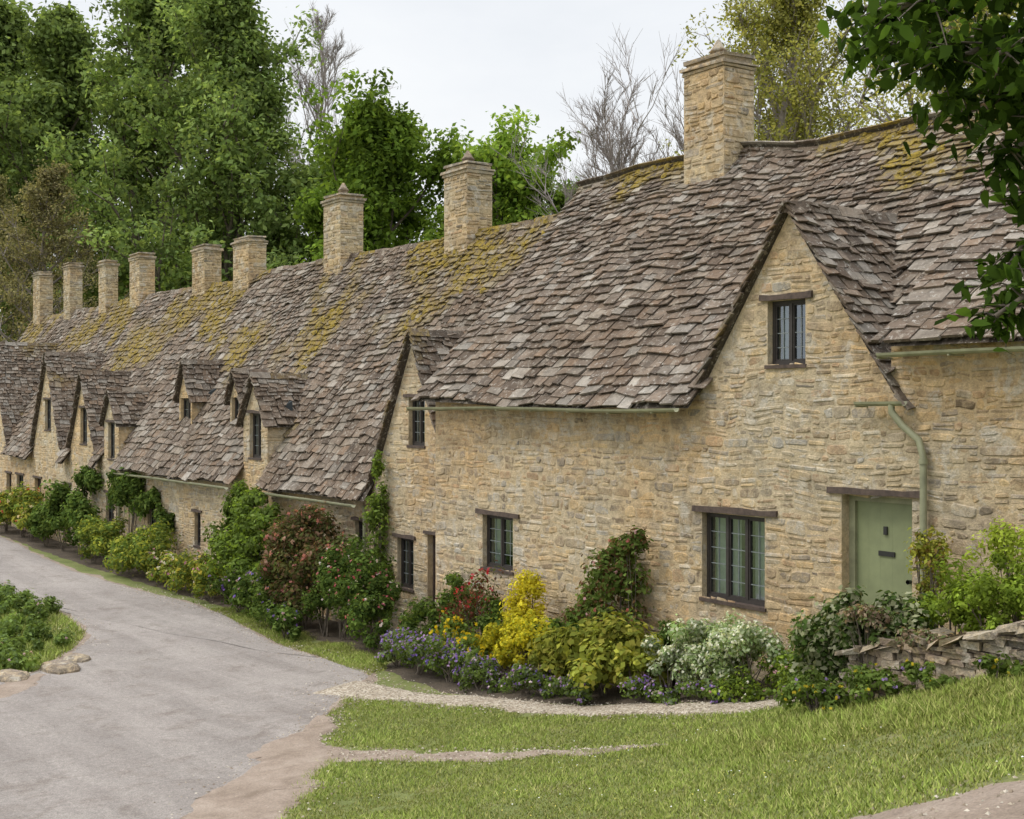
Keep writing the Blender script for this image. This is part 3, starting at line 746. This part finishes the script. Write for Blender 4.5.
G_D=[(.055,.09,.022),(.07,.115,.03),(.095,.145,.038)]
G_M=[(.11,.16,.034),(.135,.195,.045),(.165,.22,.06)]
G_L=[(.22,.31,.04),(.28,.37,.055),(.18,.25,.04)]
G_Y=[(.54,.48,.035),(.46,.42,.04),(.60,.52,.05)]
G_YG=[(.32,.33,.055),(.27,.30,.055),(.37,.35,.07),(.20,.23,.045)]
PUR=[(.26,.15,.46),(.36,.24,.55),(.22,.16,.5),(.5,.35,.6)]
def gb(u,n,h,rx,ry,rz): return (u,n,h1(u,n)+h,rx,ry,rz)
shrub('rose_bush',[gb(-18.1,11.9,.8,.5,.4,.8),gb(-18.6,11.8,.6,.4,.3,.65)],1600,.035,[(.14,.05,.035),(.10,.11,.035),(.19,.08,.045),(.10,.13,.04)],(45,.032,[(.5,.04,.06),(.45,.08,.1)]))
shrub('golden_shrub',[gb(-16.85,11.95,1.2,.32,.3,.5),gb(-16.9,11.9,.7,.4,.3,.5)],5000,.03,G_Y)
shrub('golden_shrub',[gb(-16.15,11.45,.6,.65,.45,.42),gb(-16.8,11.35,.45,.45,.3,.35),gb(-15.7,11.6,.5,.35,.3,.3)],8000,.033,G_Y+[(.34,.36,.04)])
shrub('hydrangea_bush',[gb(-14.3,11.4,.55,.85,.5,.52),gb(-15.1,11.3,.45,.6,.4,.44),gb(-13.5,11.5,.42,.5,.4,.38)],8000,.055,G_YG,w=.7)
shrub('climbing_shrub',[gb(-14.95,12.15,1.15,.65,.3,.8),gb(-14.5,12.2,1.85,.28,.2,.5),gb(-15.4,12.15,.7,.5,.25,.6),gb(-14.9,12.2,1.9,.3,.15,.35)],7000,.042,G_M+[(.17,.10,.05)],(30,.03,[(.42,.14,.12),(.5,.3,.3)]))
shrub('box_bush',[gb(-13.5,12.1,.62,.3,.26,.3),gb(-13.5,12.1,.3,.28,.25,.3)],4000,.024,G_D+G_M[:1])
shrub('variegated_shrub',[gb(-12.3,11.65,.5,.62,.4,.42),gb(-11.6,11.65,.48,.62,.4,.4),gb(-12.95,11.55,.4,.45,.35,.36)],11000,.031,[(.36,.42,.25),(.50,.52,.38),(.22,.31,.13),(.30,.38,.18)],(600,.021,[(.74,.74,.66)]))
shrub('low_perennial',[gb(-10.95,11.75,.2,.5,.3,.3),gb(-11.5,11.35,.12,.6,.2,.18),gb(-10.7,11.5,.15,.35,.25,.22)],4500,.03,G_M+G_L,(70,.018,[(.6,.35,.4),(.7,.68,.6)]))
shrub('lavender_plant',[gb(-19.4,11.1,.3,.5,.35,.34),gb(-18.4,10.9,.3,.6,.35,.36),gb(-17.4,10.95,.32,.6,.35,.38)],9000,.03,G_M+[(.18,.22,.13)],(650,.021,PUR))
shrub('bellflower_plant',[gb(-16.4,10.8,.22,.6,.25,.3),gb(-15.4,10.95,.2,.6,.25,.28),gb(-14.2,10.95,.15,.55,.2,.2),gb(-13.0,11.15,.12,.7,.15,.16),gb(-12,11.25,.1,.6,.12,.14)],8500,.027,G_M+[(.16,.2,.11)],(420,.019,PUR+[(.6,.5,.55)]))
shrub('poppy_plant',[gb(-17.9,11.25,.55,.45,.2,.45),gb(-17.1,11.1,.45,.4,.2,.38)],3500,.033,G_M,(110,.036,[(.65,.5,.03),(.6,.42,.03)]))
shrub('fern_clump',[gb(-15.8,11.8,.5,.65,.35,.6),gb(-19.7,11.8,.5,.6,.4,.6),gb(-17.5,11.95,.6,.5,.3,.7),gb(-13.0,11.95,.4,.55,.3,.45),gb(-12.2,12.15,.45,.6,.25,.45),gb(-19.0,12.1,.75,.55,.3,.7),gb(-11.2,12.1,.3,.5,.25,.35)],13000,.038,G_M+G_D+G_L[2:])
shrub('ivy_mound',[(-9.4,10.9,2.18,.52,.42,.44),(-8.85,10.85,2.35,.55,.35,.34),(-9.6,10.85,1.8,.42,.35,.45)],13000,.034,G_D+[(.36,.37,.24),(.20,.22,.11),(.28,.29,.17)],w=.7)
shrub('pink_trailing_plant',[(-8.9,10.62,2.5,.3,.2,.12),(-8.2,10.6,2.35,.28,.12,.16)],2000,.027,[(.32,.25,.18),(.28,.20,.14),(.19,.24,.10)])
shrub('wall_foot_plant',[gb(-8.6,10.35,.15,.4,.2,.2),gb(-9.3,10.3,.14,.45,.25,.24),gb(-7.9,10.3,.1,.3,.15,.14),gb(-7.0,10.2,.06,.4,.12,.1)],4500,.030,G_M,(90,.02,[(.55,.45,.05),(.35,.25,.5)]))
shrub('lime_shrub',[(-7.8,11.2,2.7,.6,.45,.45),(-7.1,11.3,2.85,.6,.4,.42),(-8.3,11.3,2.45,.42,.3,.4)],14000,.026,G_L)
shrub('lime_shrub',[(-7.9,11.7,3.2,.5,.3,.26),(-7.3,11.6,3.35,.45,.3,.22)],3200,.026,[(.38,.46,.07),(.32,.40,.06)])
shrub('small_acer',[(-9.25,12.1,3.0,.24,.2,.32),(-9.2,12.1,2.55,.2,.14,.35)],1700,.028,G_YG+[(.24,.17,.06)])
shrub('tall_green_shrub',[gb(-28.7,12.2,1.2,.95,.55,1.1),gb(-29.3,12.4,2.0,.6,.35,.9),gb(-28.2,12.2,.7,.8,.5,.7),gb(-27.7,12.3,1.6,.6,.4,.8),gb(-28.6,12.5,2.3,.5,.25,.6)],17000,.055,G_M+G_L[:1])
shrub('copper_bush',[gb(-24.9,12.0,1.75,1.0,.6,.85),gb(-25.7,12.0,1.4,.7,.5,.8),gb(-24.1,12.0,1.3,.75,.5,.8),gb(-24.9,11.9,.7,.9,.5,.7)],15000,.045,[(.14,.09,.05),(.10,.11,.035),(.17,.11,.055),(.11,.11,.045),(.10,.13,.04)],(200,.045,[(.42,.18,.16),(.38,.24,.18)]))
shrub('dark_shrub',[gb(-21.9,11.8,.8,.9,.55,.8),gb(-22.8,11.8,.95,.8,.5,.95),gb(-21.2,11.5,.5,.7,.5,.55),gb(-23.6,11.8,.8,.7,.5,.8),gb(-20.6,11.6,.3,.5,.4,.4)],17000,.04,G_D+G_M[:2],(220,.028,[(.5,.2,.22),(.6,.52,.5),(.45,.12,.14)]))
shrub('wall_climber',[(-23.3,12.82,2.0,.24,.15,1.1),(-23.2,12.8,3.0,.10,.1,.8),(-23.2,12.85,1.0,.4,.2,.7)],3600,.045,G_M+[(.2,.28,.045)])
shrub('low_hedge_plants',[gb(-26.4,11.7,.5,.9,.5,.6),gb(-27.8,11.7,.4,.7,.5,.55),gb(-25.3,11.4,.35,.6,.4,.45),gb(-24.2,11.2,.3,.6,.3,.35)],11000,.045,G_M+G_D,(140,.03,PUR+[(.6,.4,.45)]))
shrub('herbaceous_border',[gb(-31.2,12.0,.45,1.0,.4,.55),gb(-32.6,12.0,.4,.8,.4,.5),gb(-30.2,12.0,.5,.6,.4,.6),gb(-33.6,12.0,.4,.7,.4,.5)],11000,.045,G_YG+G_M,(180,.04,[(.6,.5,.1),(.5,.25,.35),(.65,.6,.5)]))
shrub('green_border_shrub',[gb(-34.6,12.1,.7,1.0,.5,.85),gb(-36.2,12.0,.6,.8,.5,.75),gb(-38,12.0,.7,.9,.5,.75),gb(-39.6,12.0,.6,.8,.5,.7)],12000,.055,G_M+G_YG[:2])
shrub('wall_rose',[(-38.5,12.75,1.8,1.1,.25,.9),(-39.5,12.75,2.1,.8,.25,.6),(-36.8,12.8,1.7,.6,.2,.5),(-35.6,12.8,1.2,.45,.2,.8)],7500,.06,G_D+G_M)
shrub('cottage_garden_shrub',[gb(-41,12.1,.9,1.0,.5,1.0),gb(-43,12.1,1.1,1.0,.5,1.1),gb(-42.5,12.7,2.0,.9,.25,.9),gb(-45,12.1,.8,.9,.5,.8)],12000,.07,G_D+G_M)
shrub('yellow_border_shrub',[gb(-48.5,12.2,.9,1.2,.5,.9),gb(-50.8,12.2,.8,1.0,.5,.8),gb(-47,12.1,.7,.8,.4,.7)],9500,.08,G_YG+G_M,(120,.07,[(.5,.15,.1),(.6,.5,.3)]))
shrub('far_border_shrub',[(-53.5,12.3,.6,1.1,.5,.8),(-56.5,12.3,.7,1.3,.5,.9),(-59.5,12.4,.9,1.3,.6,1.0),(-64,12.6,1.5,1.8,1.0,1.7),(-68,12,1.8,2,1,1.9)],9500,.09,G_D+G_M)
isl=[]
for _ in range(110):
    u=R(-37,-23.9); n=R(2.6,8.4)
    lim=np.interp(u,[-35,-31,-27.5,-25.6,-24],[7.9,8.2,7.8,7.0,6.0])
    if n<lim: isl.append(gb(u,n,.1,R(.5,.9),R(.3,.6),R(.15,.42)))
shrub('verge_plants',isl,66000,.045,G_M+[(.16,.22,.09),(.21,.29,.09)],(180,.028,[(.5,.35,.38),(.6,.57,.4)]),stems=False)

def inpoly(P,poly):
    x,y=P[:,0],P[:,1]; c=np.zeros(len(P),bool); j=len(poly)-1
    for i in range(len(poly)):
        xi,yi=poly[i];xj,yj=poly[j]
        m=((yi>y)!=(yj>y))&(x<(xj-xi)*(y-yi)/(yj-yi+1e-12)+xi); c^=m; j=i
    return c
def dist_line(P,L,w):
    d=np.full(len(P),1e9); k=len(L)-1
    wi=np.interp(np.linspace(0,1,k),np.linspace(0,1,len(w)),w)
    for a,b,q in zip(L[:-1],L[1:],wi):
        ab=b-a; t=np.clip(((P-a)@ab)/max(ab@ab,1e-9),0,1); d=np.minimum(d,np.linalg.norm(P-(a+t[:,None]*ab),axis=1)-q/2)
    return d
def grass(name,poly,n,hmin,hmax,wd,clear=()):
    p=np.array(poly); P=rng.uniform(p.min(0),p.max(0),(n,2)); P=P[inpoly(P,poly)]
    pat=np.array([nz(a*.8,b*.8,5)+.6*nz(a*3,b*3,8) for a,b in P])
    edge=np.array([nz(a*2.5,b*2.5,2) for a,b in P])
    k=pat>-.66+rng.uniform(-.1,.1,len(P))
    for L,w in clear: k&=dist_line(P,L,w)>rng.normal(size=len(P))*.06-.06+edge*.18
    P=P[k]; pat=pat[k]; n=len(P)
    z=H(P[:,0],P[:,1]); h=rng.uniform(hmin,hmax,n)*(1+.7*pat)
    a=rng.uniform(0,2*np.pi,n); dx=np.stack([np.cos(a),np.sin(a)],1)*wd; le=rng.normal(size=(n,2))*h[:,None]*.6
    A=np.concatenate([P-dx,z[:,None]-.005],1);B=np.concatenate([P+dx,z[:,None]-.005],1);Cc=np.concatenate([P+le,(z+h)[:,None]],1)
    V=np.stack([A,B,Cc],1).reshape(-1,3)
    C=palcol([(.235,.30,.065),(.275,.33,.08),(.20,.265,.055),(.35,.35,.13),(.29,.325,.09)],n,.3)
    wv=np.clip(.5+pat*.9,0,1)[:,None]; C[:,:3]*=(.80+.42*wv)+(1-wv)*np.array([.10,.02,.06])
    return raw_mesh(name,V,3,C,BLADE)
pc=(resample(PATH_C,.4),PWID); d1=(resample(PD1,.4),WD1); d2=(resample(PD2,.4),WD2); d3=(resample(PD3,.4),WD3)
grass('lawn_grass',[(-18.4,9.4),(-17.6,9.1),(-15.9,7.75),(-13.2,5.55),(-10.4,3.0),(-3.0,3.4),(-2.6,10.3),(-9.2,10.5),(-10,11.1),(-12,10.9),(-15,10.5),(-17,9.95)],320000,.015,.045,.007,[pc,d1,d2,d3])
grass('verge_grass',[(-19.0,10.3),(-21.2,10.6),(-24.5,10.9),(-29,11.5),(-29,12),(-24,11.9),(-20.6,11.5),(-19.4,10.9)],45000,.02,.06,.009)
grass('verge_grass',[(-38,3),(-38,8.1),(-31,8.6),(-27.3,8.15),(-25.4,7.3),(-23.8,6.2),(-23.5,3)],50000,.04,.12,.011)
grass('grass_tufts',[(-10.6,9.0),(-9.2,10.4),(-4,9.9),(-3.8,8.6),(-7,8.4)],16000,.03,.09,.008)
P=rng.uniform((-13,5.8),(-4,10.2),(300,2)); P=P[inpoly(P,[(-15,9),(-11,5.5),(-5,6.5),(-4,10),(-10,10.5)])]
P=P[[nz(a*.6,b*.6,30)>.08 for a,b in P]]
Pz=np.concatenate([P,(H(P[:,0],P[:,1])+.04)[:,None]],1)
leaves('daisies',Pz,np.tile([0,-.3,1.0],(len(Pz),1))+rng.normal(size=(len(Pz),3))*.2,np.full(len(Pz),.009),palcol([(.7,.7,.64),(.6,.52,.12)],len(Pz),.05),BLADE,None,w=.9)

def tree(name,base,Ht,spread,prof='round',limbs=22,subs=6,nleaf=24000,lsize=.16,pal=G_M,clump=1.0,bare=False,trunk_r=.4,start=.25,bark=BARK,elev=.6,seed=1,twigs=0):
    global rng
    random.seed(seed); rng=np.random.default_rng(seed)
    e=empty(name); bx,by=base; bz=h1(bx,by)-.2; mb=MB(); term=[]
    path=[];rad=[]
    for i in range(9):
        t=i/8; path.append((bx+R(-.12,.12)*t*Ht*.18,by+R(-.12,.12)*t*Ht*.18,bz+Ht*.93*t)); rad.append(trunk_r*(1-t)**.8+.03)
    mb.tube(path,rad,8)
    def at(t):
        k=min(int(t*8),7); f=t*8-k; return Vector(path[k]).lerp(Vector(path[k+1]),f)
    for i in range(limbs):
        t=start+(1-start)*((i+.5)/limbs)**.9; az=i*2.39996+R(-.4,.4)
        q=(t-start)/(1-start)
        pr={'round':math.sin(math.pi*(q*.8+.17))**.7,'cone':1.05-q*.95,'tall':(1-q**2.2)*.95+.08}[prof]
        L=spread*pr*R(.7,1.25); el=elev*R(.6,1.3)+q*.5
        d=Vector((math.cos(az)*math.cos(el),math.sin(az)*math.cos(el),math.sin(el)))
        p=at(t*.98); pts=[p]; r0=trunk_r*(1-t)**.7*.45+.035; 
        dd=d.copy()
        for k in range(4):
            dd=(dd+Vector((R(-.2,.2),R(-.2,.2),R(-.05,.2)))).normalized(); pts.append(pts[-1]+dd*L/4)
        mb.tube(pts,[r0*(1-.85*k/4) for k in range(5)],5)
        term.append((pts[-1],clump)); term.append((pts[2],clump*.8)); term.append((pts[3],clump))
        for s in range(subs):
            f=R(.25,1)*3.99; k=int(f); a=pts[k].lerp(pts[k+1],f-k)
            d2=(dd+Vector((R(-1,1),R(-1,1),R(-.5,.9)))*.95).normalized(); l2=L*R(.2,.42)
            m_=a+d2*l2*.5+Vector((0,0,R(-.1,.15)*l2)); b_=a+d2*l2+Vector((0,0,R(-.1,.3)*l2))
            mb.tube([a,m_,b_],[r0*.35+.008,r0*.22+.006,.008],4); term.append((b_,clump*.85)); term.append((m_,clump*.6))
            for w_ in range(twigs):
                f=R(.2,1); a2=a.lerp(b_,f); d3=(d2+Vector((R(-1,1),R(-1,1),R(-.4,1)))*.8).normalized(); l3=l2*R(.3,.6)
                c_=a2+d3*l3
                mb.tube([a2,a2+d3*l3*.5+Vector((R(-.05,.05),R(-.05,.05),.03)),c_],[.014,.010,.005],3)
                if bare:
                    for _ in range(3):
                        a3=a2.lerp(c_,R(.3,.95)); d4=(d3+Vector((R(-1,1),R(-1,1),R(-.3,1)))*.8).normalized()
                        mb.tube([a3,a3+d4*l3*R(.4,.9)],[.009,.004],3)
                term.append((c_,clump*.5))
    mb.build('trunk_and_limbs',bark,e,True)
    if nleaf:
        T=np.array([list(p)+[c] for p,c in term]); br=rng.uniform(.5,1.4,len(T))
        i=rng.integers(0,len(T),nleaf); d=unit(rng.normal(size=(nleaf,3))); r=rng.uniform(.1,1,(nleaf,1))**.6
        P=T[i,:3]+d*r*T[i,3:4]*np.array([1,1,.75])*(1+rng.exponential(.12,(nleaf,1))); Nn=d*.6+rng.normal(size=(nleaf,3))*.6+np.array([0,0,.5])
        C=palcol(pal,nleaf,.3); C[:,:3]*=br[i][:,None]
        leaves('crown_leaves',P,Nn,rng.uniform(.5,1.3,nleaf)*lsize,C,LEAF,e)
    return e
TG=[(.18,.25,.08),(.23,.295,.10),(.145,.205,.065)]
TB=[(.15,.23,.04),(.19,.275,.045),(.115,.18,.033)]
TYG=[(.31,.31,.09),(.37,.35,.11),(.25,.265,.075)]
tree('poplar_tree',(-66,27.5),30,8.4,'tall',50,8,58000,.17,TG,1.1,trunk_r=.5,start=.12,elev=.75,seed=11)
tree('poplar_tree',(-78,28),33,8.4,'tall',48,8,54000,.19,TG,1.2,trunk_r=.5,start=.12,elev=.7,seed=12)
tree('poplar_tree',(-90,25.5),34,9,'tall',44,8,44000,.22,[(.16,.22,.07),(.20,.26,.09),(.13,.18,.06)],1.35,trunk_r=.5,start=.1,elev=.6,seed=13)
tree('poplar_tree',(-98,22.5),36,10,'tall',44,8,40000,.25,[(.16,.22,.07),(.20,.26,.09),(.13,.18,.06)],1.5,trunk_r=.5,start=.1,elev=.6,seed=33)
tree('larch_tree',(-70,18.8),18.5,6.2,'cone',46,9,34000,.08,[(.24,.22,.11),(.29,.25,.14),(.18,.175,.085)],.8,trunk_r=.22,start=.1,elev=.2,seed=14,twigs=3,bark=BARK2)
tree('larch_tree',(-78,17.8),19,6.0,'cone',44,8,30000,.085,[(.23,.22,.105),(.28,.25,.13),(.18,.18,.085)],.8,trunk_r=.22,start=.1,elev=.2,seed=24,twigs=3,bark=BARK2)
tree('sycamore_tree',(-55,30.5),18.5,5.8,'round',30,8,44000,.17,TB,1.0,trunk_r=.4,start=.2,seed=15)
tree('sycamore_tree',(-50.5,34.5),16.4,5.2,'round',26,7,34000,.16,[(.20,.30,.05),(.25,.34,.06),(.16,.25,.045)],.95,trunk_r=.35,start=.2,seed=16)
tree('sycamore_tree',(-47.5,36.5),14.5,4.6,'round',24,7,24000,.16,[(.18,.27,.045),(.22,.31,.055),(.15,.23,.045)],.95,trunk_r=.3,start=.2,seed=26)
tree('sycamore_tree',(-62,31),17,5.5,'round',26,7,30000,.18,TG,1.1,trunk_r=.35,start=.15,seed=17)
tree('bare_ash_tree',(-43.5,35.5),16.6,6.2,'round',24,8,0,.1,TG,1,True,.14,.2,BARK2,.65,seed=18,twigs=9)
tree('bare_ash_tree',(-38.5,37.5),16.2,5.5,'round',20,8,0,.1,TG,1,True,.13,.2,BARK2,.65,seed=28,twigs=8)
tree('bare_ash_tree',(-82,41),34,8,'tall',30,8,0,.1,TG,1,True,.2,.3,BARK2,.9,seed=19,twigs=8)
tree('willow_tree',(-31.0,33.0),20.5,6.2,'tall',44,9,46000,.075,TYG,.8,False,.25,.12,BARK2,.75,seed=20,twigs=3)
tree('willow_tree',(-24.5,34.5),20,6.8,'tall',40,8,38000,.075,TYG,.85,False,.25,.12,BARK2,.7,seed=21,twigs=3)
tree('willow_tree',(-34.5,36.5),17.5,4.4,'tall',30,7,18000,.075,TYG,.75,False,.2,.12,BARK2,.75,seed=22,twigs=3)
rng=np.random.default_rng(5); random.seed(5)
nW=50000; k=420
cu=rng.uniform(-105,-44,k); cn=rng.uniform(23,32,k)+ (cu+44)*-.02; ct=rng.uniform(0,1,k)
hmax_=np.interp(cu,[-105,-70,-55,-44],[15,13,10,6.5]); cz=ct**.6*hmax_
cs=rng.uniform(.9,2.0,k); cb=rng.uniform(.5,1.25,k)
i=rng.integers(0,k,nW); d=unit(rng.normal(size=(nW,3)))
P=np.stack([cu[i],cn[i],cz[i]],1)+d*cs[i][:,None]*rng.uniform(.3,1,(nW,1))**.5
C=palcol(G_M+TG,nW,.3); C[:,:3]*=cb[i][:,None]
leaves('woodland_background',P,d+np.array([0,0,.5])+rng.normal(size=(nW,3))*.5,rng.uniform(.15,.32,nW),C,LEAF)

# overhanging lime tree, trunk stands on the bank to the right
def cam2w(X,Y): return (.57*X-.822*Y,.822*X+.57*Y)
random.seed(3); rng=np.random.default_rng(3)
e=empty('lime_tree'); mb=MB(); tx,ty=cam2w(4.9,7.2); tz=h1(tx,ty)-.2
mb.tube([(tx,ty,tz),(tx+.03,ty,tz+1.5),(tx-.05,ty+.05,tz+3),(tx,ty,tz+5),(tx+.1,ty,tz+7.5),(tx,ty,tz+10)],[.30,.24,.21,.18,.12,.03],12)
def wpt(X,Y,z): u,n=cam2w(X,Y); return Vector((u,n,z))
limbsF=[([(4.9,7.2,6.0),(4.0,7.1,6.8),(3.1,7.0,7.0),(2.4,6.9,6.95),(1.85,6.9,6.8)],44),
        ([(4.9,7.2,6.6),(4.1,6.7,7.2),(3.2,6.5,7.1),(2.5,6.4,6.9),(1.9,6.4,6.65)],44),
        ([(4.9,7.2,6.4),(4.1,7.5,6.9),(3.3,7.6,6.95),(2.8,7.6,6.85),(2.1,7.6,6.8)],44),
        ([(4.9,7.2,6.2),(4.1,6.9,6.6),(3.4,6.8,6.75),(2.8,6.7,6.7),(2.2,6.7,6.45)],46),
        ([(4.9,7.2,6.1),(4.1,6.6,6.5),(3.3,6.4,6.6),(2.7,6.3,6.55),(2.35,6.3,6.4)],42),
        ([(4.9,7.2,5.9),(4.2,7.2,6.4),(3.6,7.2,6.5),(3.0,7.1,6.45),(2.45,7.1,6.4)],44),
        ([(4.9,7.2,5.8),(4.2,7.0,6.2),(3.5,6.8,6.3),(2.9,6.7,6.2),(2.55,6.7,6.0)],40),
        ([(4.9,7.2,5.2),(4.1,7.4,6.2),(3.5,7.4,6.2),(3.1,7.4,5.9),(2.8,7.4,5.45)],32),
        ([(4.9,7.2,5.4),(4.2,7.0,6.0),(3.6,6.9,6.0),(3.0,6.9,5.9),(2.7,6.9,5.7)],30),
        ([(4.9,7.2,5.0),(4.2,6.8,5.5),(3.4,6.6,5.6),(2.9,6.6,5.45),(2.45,6.6,5.15)],30),
        ([(4.9,7.2,7.6),(4.2,7.6,8.2),(3.4,7.9,8.1),(2.6,8.0,7.9),(2.2,8.0,7.6)],24),
        ([(4.9,7.2,6.8),(5.6,8,7.6),(6.4,8.6,7.8),(7,9,7.6)],22),([(4.9,7.2,7.8),(5.2,6.2,8.6),(5.5,5.4,8.7),(5.7,4.9,8.5)],22),([(4.9,7.2,8.3),(4.6,8.2,9.2),(4.4,8.9,9.3),(4.2,9.4,9.1)],22)]
LP=[]
for L,ns in limbsF:
    pts=[wpt(*p) for p in L]; n=len(pts); mb.tube(pts,[.045*(1-.85*i/(n-1))+.005 for i in range(n)],7)
    for s in range(ns):
        f=R(.42,1)*(n-1)*.999; k=int(f); a=pts[k].lerp(pts[k+1],f-k)
        d=Vector((R(-1,1),R(-1,1),R(-.8,.5))).normalized(); l=R(.15,.36)
        b=a+d*l+Vector((0,0,-.1*l)); mb.tube([a,a.lerp(b,.5)+Vector((0,0,.02)),b],[.008,.005,.003],4)
        for q in range(15):
            f2=R(.1,1.05); pp=a.lerp(b,f2)+Vector((R(-.07,.07),R(-.07,.07),R(-.09,.05))); LP.append(tuple(pp))
mb.build('trunk_and_limbs',BARK,e,True)
P=np.array(LP); n=len(P)
Nn=unit(rng.normal(size=(n,3))*.8+np.array([0,0,.8])); T=rng.normal(size=(n,3))*.7+np.array([0,0,-1.0]); T=unit(T-(T*Nn).sum(1,keepdims=True)*Nn); B=np.cross(Nn,T)
S=rng.uniform(.030,.060,(n,1))
V=np.stack([P-T*S,P-T*S*.45+B*S*.55+Nn*S*.15,P+T*S*.35+B*S*.48+Nn*S*.12,P+T*S*1.25,P+T*S*.35-B*S*.48+Nn*S*.12,P-T*S*.45-B*S*.55+Nn*S*.15],1).reshape(-1,3)
raw_mesh('crown_leaves',V,6,palcol([(.04,.072,.014),(.055,.095,.018),(.085,.15,.025),(.03,.052,.012)],n,.3),LEAF,e)

# ---------------------------------------------------------------- world, sun, camera
w=bpy.data.worlds.new('World'); scene.world=w; w.use_nodes=True; nt=w.node_tree
bg=nt.nodes['Background']; sky=N(nt,'ShaderNodeTexSky'); sky.sky_type='NISHITA'; sky.sun_disc=False
EL=math.radians(52); AZ=math.radians(215)
sky.sun_elevation=EL; sky.sun_rotation=AZ; sky.air_density=1.2; sky.dust_density=3
tc=N(nt,'ShaderNodeTexCoord'); mp=N(nt,'ShaderNodeMapping'); mp.inputs['Scale'].default_value=(1,1,2.6); nt.links.new(tc.outputs['Generated'],mp.inputs[0])
cn_=noise_n(nt,2.0,6,.55,.4,mp.outputs[0])
cl=ramp(nt,cn_.outputs[0],[(.3,(7.3,7.6,7.95)),(.5,(8.2,8.4,8.65)),(.7,(9.0,9.1,9.15))])
c=mix(nt,.9,sky.outputs[0],cl)
# overcast luminance rises towards the zenith
sx=N(nt,'ShaderNodeSeparateXYZ'); nt.links.new(tc.outputs['Generated'],sx.inputs[0])
vm=N(nt,'ShaderNodeMapRange'); nt.links.new(sx.outputs['Z'],vm.inputs[0]); vm.inputs[1].default_value=.3; vm.inputs[2].default_value=.9; vm.inputs[3].default_value=1.0; vm.inputs[4].default_value=2.3
vs=N(nt,'ShaderNodeVectorMath',operation='SCALE'); nt.links.new(c,vs.inputs[0]); nt.links.new(vm.outputs[0],vs.inputs['Scale'])
nt.links.new(vs.outputs[0],bg.inputs[0]); bg.inputs[1].default_value=.117
sl=bpy.data.lights.new('sun','SUN'); sl.energy=1.45; sl.angle=math.radians(13); sl.color=(1,.96,.89)
so=bpy.data.objects.new('sun',sl); scene.collection.objects.link(so)
dirv=Vector((math.sin(AZ)*math.cos(EL),math.cos(AZ)*math.cos(EL),math.sin(EL)))
so.rotation_euler=dirv.to_track_quat('Z','Y').to_euler()
cam=bpy.data.cameras.new('camera'); co=bpy.data.objects.new('camera',cam); scene.collection.objects.link(co)
co.location=(0,0,EYE); co.rotation_euler=(math.radians(90),0,math.atan2(.822,.570)); cam.sensor_width=36; cam.lens=45.7
cam.shift_y=-.0044; cam.clip_end=3000; cam.clip_start=.05
scene.camera=co
scene.view_settings.view_transform='Standard'; scene.view_settings.look='None'; scene.view_settings.exposure=0
